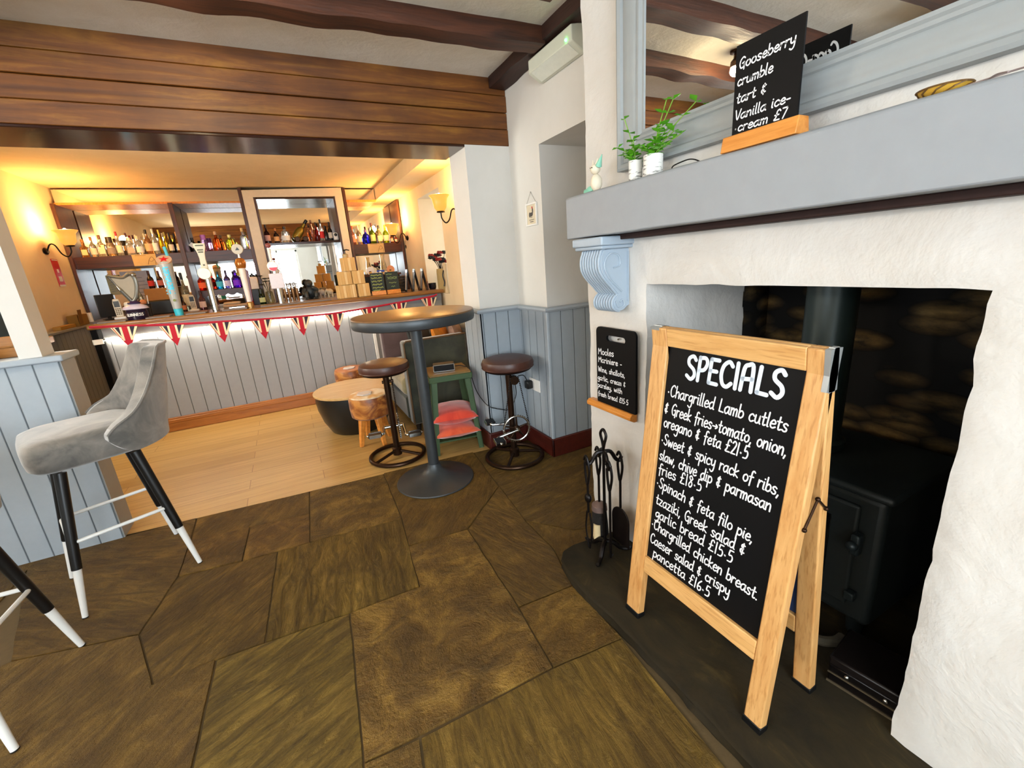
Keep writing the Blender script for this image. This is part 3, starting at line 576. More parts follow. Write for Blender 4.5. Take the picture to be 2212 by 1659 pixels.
for k, (x0, x1) in enumerate(((-1.50, -1.30), (-1.16, -0.98), (-.86, -.70), (-.57, -.36), (-.24, .42))):
    tag(MB().box(x0, x1, 5.02, 5.17, 1.082, 1.094).build('bar_runner', flat('7c726c', .8, bump=.2), None, .003), 'flat grey rubber bar runner %s' % ('at the left end of the bar top', 'between the harp tap and the tall cylinder tap', 'left of the slim silver tap', 'between the silver tap and the amber tap', 'right of the square-lens tap, longest of the row')[k], 'bar mat', 'rubber runners along the bar top')
# rope light
t = thing('rope_light', 'lit LED rope light running under the bar top above the boards', 'light strip')
MB().tube([(-1.47, 5.032, .938), (0.78, 5.032, .938)], .006, 8).build('strip', emit('fff4d8', 70), t)
bd = MB()
for k in range(64): bd.ball((-1.46+k*.035, 5.026, .947), .008, n=6, m=4)
bd.build('beads', emit('ffd98a', 5), t)
t = thing('light_plug', 'small white end cap of the rope light at the bar corner', 'plug', (-1.525, 5.0, .93), .5); MB().box(-.035, .035, -.012, .012, -.022, .022).build('cap', M['white'], t, .004); MB().tube([(.03, 0, .0), (.06, .02, .005)], .004, 6).build('lead', M['white'], t)
# bunting with flag pennants
t = thing('flag_bunting', 'red string of union flag pennants hanging along the bar front', 'bunting')
cord = [(-1.535, 1.066), (-1.305, 1.048), (-.97, 1.016), (-.585, .992), (-.25, .972), (.08, .957), (.42, .950), (.78, .967), (1.10, .987), (1.47, 1.012), (1.55, 1.03)]
cp = smoothpts([(x, 4.947, z) for x, z in cord], 6); MB().tube(cp, .006, 6).build('string', flat('b01030', .7), t)
MB().add([(p.x, 4.946, p.z+.010) for p in cp] + [(p.x, 4.946, p.z-.010) for p in cp], [(i, i+1, len(cp)+i+1, len(cp)+i) for i in range(len(cp)-1)]).build('tape', flat('b01030', .7), t)
navy, crim, crem = flat('2a2436', .8), flat('b4122a', .8), flat('ecdcb8', .8)
for x, z in ((-1.305, 1.04), (-.97, 1.008), (-.60, .985), (-.255, .965), (.09, .949), (.42, .942), (.775, .958), (1.10, .979), (1.45, 1.0)):
    y = 4.945; W = .098; H = .188
    tri = lambda pts, d: ([(x+a, y-d, z+b) for a, b in pts], [tuple(range(len(pts)))])
    f = MB().add(*tri([(-W, 0), (W, 0), (0, -H)], 0)); fl = f.build('flag', navy, t)
    c = MB()
    c.add(*tri([(-W+.004, 0), (-W+.032, 0), (-.024, -.115), (-.032, -.127)], .0008)); c.add(*tri([(W-.024, 0), (W-.004, 0), (.032, -.127), (.024, -.115)], .0008)); c.add(*tri([(-.036, 0), (.036, 0), (.036, -.122), (-.036, -.122)], .0010)); c.build('white_cross', crem, fl)
    r = MB(); r.add(*tri([(-.020, 0), (.020, 0), (.020, -.13), (-.020, -.13)], .0016)); r.add(*tri([(-.036, -.119), (.036, -.119), (0, -H)], .0018)); r.add(*tri([(-W+.014, 0), (-W+.02, 0), (-.034, -.112), (-.036, -.120)], .0016)); r.build('red_cross', crim, fl)

# ------------------------------------------------------------------ back bar
t = thing('back_bar', 'dark wooden back bar with mirrors, shelves and a white framed middle bay', 'back bar')
MB().box(-1.985, 1.65, 6.30, 6.98, 0, 1.0).build('cabinet', M['black'], t); MB().box(-1.985, 1.65, 6.27, 6.985, 1.0, 1.045).build('counter_top', flat('8a8690', .35), t, .006)
MB().box(-1.985, -.26, 6.55, 6.97, 1.60, 1.725).build('shelf', M['back'], t, .003); MB().box(.96, 1.63, 6.55, 6.97, 1.585, 1.712).build('shelf', M['back'], t, .003); MB().box(-.12, .82, 6.60, 6.97, 1.755, 1.785).build('shelf', M['polish'], t, .003)
for x0, x1, y0, z0, z1 in ((-1.995, -1.965, 6.5, 1.045, 2.27), (-1.0, -.955, 6.53, 1.045, 2.27), (-.275, -.235, 6.53, 1.045, 2.43), (.925, .96, 6.53, 1.045, 2.43), (1.615, 1.645, 6.52, 1.045, 2.27)): MB().box(x0, x1, y0, 6.965, z0, z1).build('upright', M['backV'], t, .003)
MB().box(-1.98, -.235, 6.56, 6.98, 2.262, 2.285).build('soffit', M['ledge'], t, .002); MB().box(.925, 1.355, 6.56, 6.98, 2.255, 2.285).build('soffit', M['ledge'], t, .002)
MB().box(-1.98, -.25, 6.60, 6.61, 2.287, 2.42).build('top_mirror', M['mirror'], t); MB().box(.93, 1.35, 6.60, 6.61, 2.287, 2.42).build('top_mirror', M['mirror'], t)
MB().box(-1.98, -.24, 6.985, 6.995, 1.05, 2.26).build('mirror', M['mirror'], t); MB().box(.93, 1.645, 6.985, 6.995, 1.05, 2.28).build('mirror', M['mirror'], t); MB().box(-.22, .92, 6.985, 6.995, 1.05, 2.35).build('mirror', M['mirror'], t)
MB().prism([(-.235, 1.045), (-.235, 2.40), (.40, 2.418), (.915, 2.43), (.915, 1.20), (.82, 1.20), (.82, 2.325), (.40, 2.322), (-.125, 2.32), (-.125, 1.045)], 6.52, 6.545, 'y').build('white_frame', flat('d8cbb4', .5), t, .003)
MB().box(-.125, -.105, 6.545, 6.98, 1.05, 2.32).build('inner_jamb', M['backV'], t); MB().box(.80, .82, 6.545, 6.98, 1.05, 2.32).build('inner_jamb', M['backV'], t); MB().box(-.105, .80, 6.545, 6.98, 2.30, 2.32).build('inner_head', M['polish'], t)

# ------------------------------------------------------------------ bottles
def bottle(x, y, z, h, r, kind, body, cap, lab, label, group):
    o = thing('bottle', label, 'bottle', (x, y, z), 0, group)
    gm = glass(body) if kind != 'dark' and kind != 'solid' else flat(body, .15)
    b = MB()
    if kind == 'square':
        s = r*.92; b.box(-s, s, -s*.8, s*.8, 0, h*.58); b.lathe([(s*.8, h*.58), (s*.42, h*.66), (s*.38, h*.82)], n=14); bo = b.build('body', gm, o, .006)
    elif kind == 'round':
        b.lathe([(r*.7, 0), (r, h*.15), (r*1.02, h*.5), (r*.8, h*.68), (r*.34, h*.76), (r*.32, h*.86)], n=20); bo = b.build('body', gm, o)
    elif kind == 'cone':
        b.lathe([(r*1.0, 0), (r*1.05, h*.05), (r*.92, h*.5), (r*.72, h*.62), (r*.3, h*.68), (r*.26, h*.84)], n=20); bo = b.build('body', gm, o)
    elif kind == 'taper':
        b.lathe([(r*.45, 0), (r*.5, h*.02), (r*1.0, h*.52), (r*.95, h*.62), (r*.4, h*.75), (r*.36, h*.9)], n=20); bo = b.build('body', gm, o)
    elif kind == 'jar':
        b.lathe([(r*.9, 0), (r, h*.04), (r, h*.55), (r*.8, h*.66), (r*.78, h*.7)], n=20); bo = b.build('body', gm, o)
    else:
        b.lathe([(r*.92, 0), (r, h*.03), (r, h*.52), (r*.82, h*.6), (r*.36, h*.70), (r*.33, h*.87)], n=18); bo = b.build('body', gm, o)
    cr = r*.36 if kind != 'jar' else r*.72
    MB().lathe([(cr, h*(.69 if kind == 'jar' else .82)), (cr*1.02, h*.99), (cr*.7, h)], n=14).build('cap', flat(cap, .4), o)
    if lab:
        l = MB(); hh = (h*.14, h*.44)
        if kind == 'square': l.quad((-r*.7, -r*.75, hh[0]), (r*.7, -r*.75, hh[0]), (r*.7, -r*.75, hh[1]), (-r*.7, -r*.75, hh[1]))
        else:
            N = 9; rr = r*1.03; vs = [(rr*math.cos(-PI*(.12+.76*i/N)), rr*math.sin(-PI*(.12+.76*i/N)), q) for q in hh for i in range(N+1)]; l.add(vs, [(i, i+1, N+2+i, N+1+i) for i in range(N)])
        l.build('label', flat(lab, .7, var=.12, scale=60), o)
    return o
gUL = 'spirits on the top left shelf'; Y = 6.72; Z = 1.7265
for x, dy, h, r, k, b, c, l, s in (
 (-1.90, 0, .20, .036, 'square', 'e8a050', 'c07830', 'f0d8a0', 'short orange liqueur bottle nearest the left lamp, first on top left shelf'),
 (-1.822, 0, .222, .031, 'plain', 'f0ead8', 'a07040', 'e6dccc', 'clear bottle with pale label, second on top left shelf'),
 (-1.745, 0, .239, .037, 'square', 'f2ecd4', '805038', 'efe0c0', 'clear square bottle with round emblem label, third on top left shelf'),
 (-1.665, 0, .215, .041, 'jar', 'd8b890', '3a2c20', '9a8a80', 'squat jar bottle with wide dark stopper on top left shelf'),
 (-1.588, 0, .269, .029, 'plain', 'eee8d8', 'c01830', 'efe6cc', 'tall clear bottle with bright red cap on top left shelf'),
 (-1.530, .12, .262, .026, 'plain', 'eceadc', '5a1c24', None, 'clear bottle with maroon cap behind the red capped one'),
 (-1.485, 0, .20, .044, 'square', 'f4f0e6', 'ece6d8', 'e8b0a0', 'square bottle with pink and white label on top left shelf'),
 (-1.445, .13, .24, .024, 'plain', 'eeeadd', 'e0d8c0', None, 'slim clear bottle behind the pink labelled square one'),
 (-1.404, 0, .216, .036, 'round', 'eef2f0', 'd8d0b8', 'f2f2ee', 'round clear bottle with white label, middle of top left shelf'),
 (-1.360, .12, .25, .024, 'plain', 'ecead8', 'ddd4bc', None, 'clear bottle behind the round white labelled one'),
 (-1.314, 0, .281, .036, 'plain', 'd8a070', '151518', 'e6b890', 'amber bottle with black cap on top left shelf'),
 (-1.282, .13, .26, .024, 'plain', 'e8e4d4', '202420', None, 'clear bottle with dark cap in the back row beside amber one'),
 (-1.250, 0, .285, .030, 'plain', 'f0f2f2', 'f0eee8', 'eef2fa', 'tall clear bottle with white cap on top left shelf'),
 (-1.191, 0, .275, .025, 'plain', 'e8b420', 'e8d060', None, 'slender yellow liqueur bottle, front one of the pair'),
 (-1.150, .05, .25, .024, 'plain', 'e0bc30', 'd8c050', None, 'second slender yellow liqueur bottle, just behind its twin'),
 (-1.100, 0, .235, .027, 'dark', '2a2420', '141414', 'e6dcc8', 'dark bottle with cream label near the left bay upright'),
 (-1.058, .04, .229, .028, 'dark', '0e0d10', '101012', None, 'plain black bottle beside the cream labelled dark one'),
 (-1.028, 0, .242, .022, 'plain', 'c08048', 'c09060', 'e8d8b8', 'copper coloured bottle touching the left bay upright')):
    bottle(x, Y+dy, Z, h, r, k, b, c, l, s, gUL)
gM = 'decanters on the second bay shelf'
o = bottle(-.88, Y, Z, .17, .046, 'dark', '101014', '18181c', None, 'faceted black bottle with a white diamond label', gM)
MB().add([(-.005, -.049, .045), (.04, -.049, .075), (-.005, -.049, .115), (-.045, -.049, .085)], [(0, 1, 2, 3)]).build('label', M['white'], o)
for x, h, r, k, b, c, l, s in ((-.765, .2, .04, 'jar', 'd8a0d0', 'c070c0', None, 'lilac pink bottle with a crown stopper in second bay'), (-.63, .235, .05, 'cone', 'c05018', 'd8a878', None, 'orange amber decanter in the second bay'), (-.487, .19, .055, 'round', 'c8c040', 'e0dc90', None, 'yellow green decanter in the second bay'), (-.335, .265, .047, 'cone', 'e8ecf4', 'e8c078', None, 'white frosted conical bottle with a cork, beside white frame')): bottle(x, Y, Z, h, r, k, b, c, l, s, gM)
gC = 'bottles on the middle shelf'; zc = 1.786
for x, h, r, k, b, c, l, s in ((-.065, .234, .036, 'cone', '4a2028', '2a1a1c', 'd8a8a0', 'dark bottle with pink label at left of middle shelf'), (.04, .187, .033, 'dark', '2a1814', 'c0702c', 'e8a868', 'dark bottle with orange label on middle shelf'), (.15, .204, .054, 'round', 'f0e8e0', '2a2420', 'f0ece4', 'round clear decanter with white label and red base'), (.48, .274, .036, 'taper', 'a86a4a', '8a5a40', None, 'copper bottle shaped like a club on middle shelf'), (.535, .244, .025, 'plain', '8a1c1c', '1a1414', None, 'slim red bottle on middle shelf'), (.595, .281, .030, 'plain', 'e8e4e0', '14181c', 'd02828', 'tall bottle with red and white label on middle shelf'), (.645, .2, .025, 'dark', '14141a', '181820', None, 'short dark bottle on middle shelf'), (.705, .243, .03, 'dark', '0e1014', '18181c', 'c8c0b8', 'dark wine bottle at right of middle shelf')): bottle(x, Y, zc, h, r, k, b, c, l, s, gC)
o = thing('cannon_bottle', 'gold and black tilted novelty bottle on wheels, middle shelf', 'bottle', (.32, Y, zc), 0, gC)
mt = Matrix.Rotation(R(38), 4, 'Y'); g2 = flat('a08838', .3, .7, var=.5, scale=14)
b = MB(); b.lathe([(.03, -.02), (.05, .0), (.055, .09), (.045, .14), (.02, .17), (.018, .22)], (0, 0, 0), 18, mt=Matrix.Translation((-.055, 0, .055)) @ mt); b.build('barrel', g2, o)
b = MB(); b.lathe([(.018, .22), (.02, .225), (.02, .275), (.012, .28)], (0, 0, 0), 14, mt=Matrix.Translation((-.055, 0, .055)) @ mt); b.build('cap', M['black'], o)
for sx in (-.04, .06): MB().lathe([(.028, -.006), (.036, 0), (.028, .006)], (0, 0, 0), 18, mt=Matrix.Translation((sx, -.052, .037)) @ Matrix.Rotation(PI/2, 4, 'X')).build('wheel', M['bronze'], o)
o = thing('security_camera', 'small white camera on the right end of the middle shelf', 'camera', (.764, 6.66, zc)); MB().box(-.03, .03, -.02, .02, 0, .10).build('body', M['white'], o, .018, 4); MB().lathe([(.018, 0), (.02, .004), (.012, .008)], (0, 0, 0), 16, mt=Matrix.Translation((-.004, -.021, .07)) @ Matrix.Rotation(PI/2, 4, 'X')).build('lens', M['black'], o); MB().tube(smoothpts([(.02, .02, .01), (.045, .0, -.06), (.03, -.05, -.25), (.055, -.055, -.45)], 5), .003, 6).build('cable', M['white'], o)
gR = 'spirits on the top right shelf'; Z = 1.7135
for x, h, r, k, b, c, l, s in ((.995, .257, .033, 'plain', 'e8a090', 'c04838', 'd89080', 'pink bottle with red cap at left of top right shelf'), (1.075, .259, .037, 'plain', 'f0d8b0', 'f0e4c8', 'e8d8c0', 'clear golden bottle with pale cap on top right shelf'), (1.17, .2, .05, 'round', '1420c8', '6a4a90', None, 'round cobalt blue bottle on top right shelf'), (1.265, .286, .037, 'plain', '7a9a20', '5a1418', 'd8d080', 'green bottle with dark red cap on top right shelf'), (1.322, .26, .018, 'dark', '3a1a14', '40100c', None, 'slim dark brown bottle behind the green one'), (1.36, .25, .036, 'plain', 'e8e0a0', '141410', 'e8e0b0', 'clear bottle with black cap and pale label on top right shelf'), (1.45, .255, .042, 'plain', 'a8c828', '90b020', 'e8c8a8', 'lime green bottle with banded label behind right lamp'), (1.535, .15, .028, 'plain', 'c06030', '301410', 'e0b090', 'short brown bottle second from right on top right shelf'), (1.588, .12, .02, 'plain', 'c83020', 'a82018', 'e8d0b0', 'tiny red bottle at the right end of top right shelf')): bottle(x, Y, Z, h, r, k, b, c, l, s, gR)
# lower back bar goods
o = thing('cardboard_tray', 'tan cardboard box under two red labelled bottles on the back bar', 'box', (-1.30, 6.52, 1.205)); MB().box(-.125, .125, -.09, .09, 0, .135).build('carton', flat('a87840', .8), o, .003)
o2 = thing('printer', 'black till printer below the tan cardboard box', 'printer', (-1.30, 6.52, 1.046)); MB().box(-.15, .15, -.11, .11, 0, .157).build('casing', M['black'], o2, .01); MB().box(-.12, .12, -.112, -.108, .10, .11).build('slot', M['slate'], o2)
gL = 'bottles on the lower back bar'
for x, y, z, h, r, k, b, c, l, s in ((-1.35, 6.5, 1.341, .2, .031, 'dark', '2a1410', '3a1414', 'c83028', 'brown bottle with red label, left of two on the cardboard box'), (-1.263, 6.5, 1.341, .195, .03, 'dark', '301410', '501818', 'c06858', 'brown bottle with dull pink label, right of two on the box'), (-1.50, 6.56, 1.046, .38, .026, 'plain', 'e4ecd8', 'e8e8d8', None, 'tall clear bottle behind the harp tap'),
 (-1.065, 6.55, 1.046, .45, .04, 'plain', 'e0dcc0', '1a1c18', 'e0d6b0', 'tall clear bottle with black cap and cream label behind the cylinder tap'), (-.868, 6.52, 1.27, .215, .042, 'plain', 'd02010', '701428', 'ff6a3a', 'bright red gin bottle on the tiered rack'), (-.69, 6.52, 1.27, .21, .036, 'plain', '1890c0', '203040', '50c8e8', 'turquoise blue gin bottle on the tiered rack'), (-.605, 6.52, 1.27, .22, .036, 'plain', '8070b0', '342848', 'd8d0f4', 'lilac gin bottle on the tiered rack'), (-.505, 6.52, 1.27, .216, .043, 'plain', '5010c0', '381068', '8030f0', 'deep purple gin bottle on the tiered rack'),
 (-.90, 6.42, 1.046, .23, .036, 'plain', 'a87074', '301418', 'e0c4bc', 'pink labelled bottle on the counter below the red gin'), (-.385, 6.38, 1.046, .14, .018, 'dark', 'b81818', 'c82020', None, 'small red bottle beside the green bottle'), (-.265, 6.36, 1.046, .19, .034, 'jar', '1c4a18', '1a2418', 'c8d098', 'dark green bottle with yellow label near the white frame'), (-1.09, 6.44, 1.046, .17, .022, 'dark', '3a1c10', '201008', 'c87848', 'small dark bottle left of the cordless phone behind the taps')): bottle(x, y, z, h, r, k, b, c, l, s, gL)
o = thing('bottle_rack', 'dark tiered rack with scalloped front holding the coloured gin bottles', 'rack', (-.67, 6.53, 1.046)); MB().box(-.25, .24, -.06, .06, .19, .2235).build('tier', M['back'], o, .003)
sc_ = MB(); pts = [(-.25, .20)] + [(-.25 + .49*i/60, .165-.022*abs(math.sin(i*PI/12))) for i in range(61)] + [(.24, .20)]; sc_.prism(pts, -.066, -.060, 'y'); sc_.build('scalloped_front', M['back'], o); MB().box(-.24, -.22, -.05, .05, 0, .19).box(.21, .23, -.05, .05, 0, .19).build('side', M['back'], o)
o = thing('folded_cloths', 'stack of folded beige bar cloths under the gin rack', 'cloths', (-.57, 6.42, 1.046)); MB().box(-.13, .13, -.07, .07, 0, .035).build('cloth', flat('c0a890', .9, bump=.3), o, .015, 3); MB().box(-.12, .06, -.06, .06, .036, .065).build('cloth', flat('d0b898', .9, bump=.3), o, .014, 3)
def phone(x, y, z, label):
    o = thing('cordless_phone', label, 'phone', (x, y, z)); MB().box(-.045, .045, -.035, .03, 0, .025).build('cradle', M['white'], o, .008)
    MB().prism([(-.028, .026), (.028, .026), (.030, .15), (.022, .19), (-.022, .19), (-.030, .15)], -.012, .012, 'y').build('handset', flat('d8cdb6', .4), o, .005)
    MB().box(-.021, .021, -.0135, -.0122, .115, .17).build('screen', M['black'], o, .003); k = MB()
    for i in range(3):
        for j in range(4): k.box(-.020+i*.015, -.010+i*.015, -.0135, -.0122, .045+j*.016, .056+j*.016)
    k.build('keypad', flat('6a5a38', .5), o)
phone(-.985, 6.34, 1.046, 'cream cordless phone standing in its cradle behind the taps'); phone(-1.43, 5.42, 1.083, 'cream cordless phone in its cradle at the left end of the bar')
o = thing('card_reader', 'white card machine with a heart mark at the left end of the bar', 'card machine', (-1.335, 5.42, 1.083)); MB().box(-.045, .045, -.02, .02, .06, .155).build('reader', flat('e6e0d0', .4), o, .018, 4); MB().add([(-.016, -.0215, .118), (0, -.0215, .098), (.016, -.0215, .118), (.008, -.0215, .126), (0, -.0215, .12), (-.008, -.0215, .126)], [(0, 1, 2, 3, 4, 5)]).build('heart', M['black'], o); MB().box(-.05, .05, -.04, .05, 0, .012).box(-.02, .02, .0, .03, .012, .07).build('stand', flat('a89c80', .4), o, .004)
o = thing('till_screen', 'black till screen seen edge-on at the left end of the bar', 'till', (-1.535, 5.52, 1.083), R(28)); MB().box(-.07, .07, -.01, .012, .03, .24).build('screen', M['black'], o, .005); MB().box(-.05, .05, -.04, .05, 0, .012).box(-.015, .015, .012, .03, .01, .12).build('foot', M['black'], o, .004)
o = thing('bar_tidy', 'dark pot of pens and orange oddments beside the card machine', 'pot', (-1.24, 5.5, 1.083)); MB().lathe([(.04, 0), (.045, .12), (.04, .12), (.037, .01)], n=18).build('pot', M['black'], o); MB().ball((-.01, 0, .135), .028).build('orange_cap', flat('c87a48', .5), o); MB().cyl((.02, .0, .02), (.035, .0, .2), .004, n=6).cyl((.0, .01, .02), (-.02, .02, .19), .004, n=6).build('pen', M['white'], o)
# papers pinned under the left shelf, note on the shelf fronts
for x0, x1, y, z0, z1, c, n, l in ((-1.86, -1.74, 6.955, 1.30, 1.53, 'c8bc90', 'note', 'small yellowed note pinned at the far left under the shelf'), (-1.72, -1.46, 6.952, 1.22, 1.56, 'dcd0cc', 'price_list', 'large printed price list sheet under the left shelf')):
    o = thing(n, l, 'paper', (0, 0, 0)); MB().box(x0, x1, y, y+.003, z0, z1).build('sheet', flat(c, .8), o); ln = MB()
    for k in range(6): ln.box(x0+.02, x1-.02-.02*(k % 3), y-.001, y-.0002, z0+.04+k*(z1-z0-.08)/6, z0+.046+k*(z1-z0-.08)/6)
    ln.build('ruled_lines', flat('8a8a90', .8), o)
for x, z, l in ((-1.355, 1.662, 'kraft paper card taped to the left shelf front'), (1.255, 1.648, 'kraft paper card with a bottle sketch on the right shelf front')):
    o = thing('kraft_card', l, 'card', (x, 6.546, z)); MB().box(-.11, .11, -.002, .002, -.062, .062).build('sheet', flat('d0b078', .8), o); q = MB(); fr = (Vector((0, -.0022, 0)), Vector((1, 0, 0)), Vector((0, 0, 1)), Vector((0, -1, 0)))
    stroke(q, smoothpts([(.02, -.05, 0), (.04, .0, 0), (.07, .03, 0), (.095, -.02, 0), (.09, -.055, 0)], 4), .004, fr); stroke(q, [Vector((-.08, .05, 0)), Vector((.02, .05, 0))], .003, fr); stroke(q, smoothpts([(.04, -.01, 0), (.06, -.02, 0), (.085, .0, 0)], 4), .003, fr); q.build('drawing', flat('5a3c1c', .8), o)
# middle lower bay
o = thing('ornament_canister', 'cream canister with dog picture and black lid on the back counter', 'canister', (-.325, 6.46, 1.046)); MB().box(-.05, .05, -.04, .04, .19, .34).build('tin', flat('d8ccc0', .5, var=.2, scale=20), o, .01); MB().box(-.05, .05, -.04, .04, 0, .189).build('lower_tin', M['slate'], o, .004); MB().lathe([(.03, .34), (.03, .365), (.012, .37), (.012, .385)], n=14).build('lid', M['black'], o)
o = thing('drinks_box', 'black box on the back counter behind a withered plant', 'box', (-.175, 6.72, 1.046)); MB().box(-.045, .045, -.04, .04, 0, .20).build('carton', M['black'], o, .004); MB().box(.0, .03, -.042, -.0405, .01, .19).build('gold_band', flat('9a8a40', .4), o)
o = thing('dried_plant', 'withered dark plant in front of the white bar frame', 'plant', (-.18, 6.45, 1.046)); MB().lathe([(.03, 0), (.045, .02), (.04, .14), (.032, .15)], n=16).build('jar', glass('c8c4a0'), o); q = MB(); lf = MB()
for k in range(7):
    a = k*.9; tip = (.07*math.cos(a), .05*math.sin(a), .24+.035*(k % 4)); q.tube(smoothpts([(0, 0, .05), (tip[0]*.4, tip[1]*.4, .2), tip], 4), .003, 5); lf.ball(tip, .032, .02, .008, 8, 5)
q.build('stem', flat('2c2418', .8), o); lf.build('leaves', flat('2c2a16', .8), o)
for k in range(4):
    o = thing('tumbler', 'copper-tinted tumbler behind the square-lens tap, %s of four from the left' % ('first', 'second', 'third', 'fourth')[k], 'glass', (.0+k*.048, 6.46, 1.046), 0, 'copper tumblers on the back counter'); MB().lathe([(.016, 0), (.019, .16), (.017, .16), (.014, .008)], n=14).build('cup', flat('a07850', .25, .7), o); MB().lathe([(.012, .161), (.016, .18), (.02, .22), (.018, .225)], n=14).build('rim_glass', glass('f4f4f4'), o)
o = thing('gorilla_ornament', 'dark grey seated gorilla ornament in front of the bar mirror', 'ornament', (.305, 6.48, 1.046)); gr = flat('3a4042', .4, .2, var=.3)
b = MB(); b.ball((0, .02, .09), .07, .055, .085); b.ball((-.005, .0, .205), .05, .048, .05); b.ball((-.01, -.035, .19), .03, .025, .026); b.tube(smoothpts([(-.06, .0, .14), (-.085, -.03, .09), (-.055, -.07, .05)], 5), [.028]*10+[.022], 10); b.tube(smoothpts([(.06, .0, .14), (.075, -.03, .11), (.02, -.05, .165)], 5), [.028]*10+[.02], 10)
b.tube(smoothpts([(-.03, -.01, .05), (-.06, -.08, .09), (-.055, -.1, .02)], 5), .026, 10); b.tube(smoothpts([(.03, -.01, .05), (.06, -.08, .09), (.055, -.1, .02)], 5), .026, 10); b.ball((-.055, -.115, .015), .025, .035, .014); b.ball((.055, -.115, .015), .025, .035, .014); b.build('body', gr, o, sub=1)
MB().box(-.085, .085, -.14, .07, -.0005, .006).build('base', M['black'], o, .003)
for x, c, l in ((.445, 'b0a498', 'small pale grey elephant ornament right of the gorilla'), (.545, 'c8bca0', 'cream pig ornament right of the grey elephant')):
    o = thing('animal_ornament', l, 'ornament', (x, 6.5, 1.046)); b = MB(); b.ball((0, 0, .075), .045, .04, .04); b.ball((-.035, -.02, .09), .025, .022, .024)
    for sx in (-.025, .025):
        for sy in (-.02, .02): b.cyl((sx, sy, 0), (sx, sy, .06), .011, n=8)
    b.tube(smoothpts([(-.055, -.03, .085), (-.065, -.035, .06), (-.06, -.04, .035)], 4), .007, 6); b.build('body', flat(c, .5), o)
# right lower bay: a shelf of jars
o = thing('glass_vase', 'tall clear glass vase in front of the right shelf', 'vase', (1.285, 6.40, 1.30)); MB().lathe([(.05, 0), (.052, .03), (.04, .12), (.028, .2), (.035, .26), (.03, .258), (.024, .2), (.036, .1), (.045, .01)], n=20).build('vessel', glass('f6ead0', .03, .9), o)
o = thing('drinks_fridge', 'dark framed cabinet behind the two chalkboards on the bar', 'cabinet', (1.262, 6.42, 1.046)); MB().box(-.28, .22, -.08, .1, 0, .225).build('carcass', M['black'], o, .004); MB().box(-.30, .24, -.1, .1, .2255, .253).build('top', M['back'], o, .003)
for x, c, l in ((.93, 'e0d8d0', 'round white pump badge above the left chalkboard'), (1.165, 'd89060', 'round orange pump badge above the right chalkboard')):
    o = thing('pump_badge', l, 'badge', (x, 5.42, 1.083), 0, 'hand pumps behind the chalkboards'); MB().cyl((0, 0, 0), (0, 0, .24), .013, n=12).build('pump', M['chrome'], o); MB().lathe([(.046, -.006), (.046, .006)], (0, 0, 0), 24, mt=Matrix.Translation((0, -.014, .265)) @ Matrix.Rotation(PI/2, 4, 'X')).build('badge', flat(c, .35), o, .002); MB().box(-.02, .012, -.0215, -.0205, .225, .262).build('picture', flat('d8a040', .5), o); MB().box(-.018, .006, -.0225, -.0217, .252, .262).build('mark', M['black'], o)
o = thing('chrome_tap', 'chrome font with a blue strip between the two round pump badges', 'beer tap', (1.05, 5.44, 1.083)); MB().cyl((0, 0, 0), (0, 0, .22), .016, n=14).cyl((-.06, 0, .22), (.06, 0, .22), .014, n=12).build('column', M['chrome'], o); MB().box(-.045, .045, -.02, -.012, .245, .265).build('blue_strip', flat('2048b0', .4), o); MB().ball((-.05, -.02, .225), .022).build('knob', M['white'], o); MB().ball((.06, -.02, .225), .022).build('knob', M['white'], o)
# ------------------------------------------------------------------ taps and goods on the bar top (z 1.082)
BT = 1.0945
FX = Vector((1, 0, 0)); FZ = Vector((0, 0, 1)); FY = Vector((0, 1, 0))
o = thing('harp_tap', 'silver harp shaped beer font on a purple black base with white lettering', 'beer tap', (-1.235, 5.14, 1.082))
b = MB(); b.lathe([(.075, 0), (.08, .02), (.082, .07), (.07, .085)], n=28); b.build('base', flat('1c1028', .25), o)
MB().lathe([(.07, .086), (.10, .095), (.085, .118), (.05, .135), (.035, .14)], n=28, sy=.8).build('crown', flat('d8d4ec', .2, .3), o)
MB().lathe([(.045, .141), (.05, .15), (.03, .165)], n=20, sy=.8).build('collar', flat('2a1840', .3), o)
hs = flat('9c9a92', .25, .9)
b = MB(); b.tube(smoothpts([(-.005, 0, .155), (.03, 0, .20), (.055, 0, .28), (.06, 0, .35), (.05, 0, .385)], 6), .016, 10); b.tube(smoothpts([(.06, 0, .38), (.03, 0, .405), (-.02, 0, .375), (-.08, 0, .385), (-.125, 0, .40)], 6), .014, 10); b.tube(smoothpts([(-.125, 0, .40), (-.07, 0, .28), (-.01, 0, .165)], 6), [.010]*6+[.016]*7, 10); b.ball((.055, 0, .392), .022); b.build('harp_frame', hs, o)
b = MB(); b.prism([(-.11, .385), (-.02, .365), (.04, .385), (.052, .30), (.01, .19), (-.02, .19)], -.004, .004, 'y'); b.build('harp_panel', flat('8a7f6c', .5, .15), o)
fr = lambda x, y, z: (Vector((x, y, z)), FX, FZ, Vector((0, -1, 0)))
def wrap(mb, text, rad, zc, xh, w, width, parent, mat, rot=0):
    q = MB(); write(q, text, (-width/2, 0), (width/2, 0), xh, w, (Vector((0, 0, 0)), FX, FZ, Vector((0, -1, 0))), 0)
    vs = [(rad*math.sin(v[0]/rad), -(rad+.0008)*math.cos(v[0]/rad), zc+v[2]) for v in q.v]; MB().add(vs, q.f).build('lettering', mat, parent)
wrap(None, 'GUINNESS', .0825, .035, .0125, .0045, .135, o, M['white'])
o = thing('cylinder_tap', 'tall frosted cylinder beer font with sky blue lettering and red star', 'beer tap', (-.925, 5.14, 1.082)); fz = flat('a4a6a2', .35, var=.1)
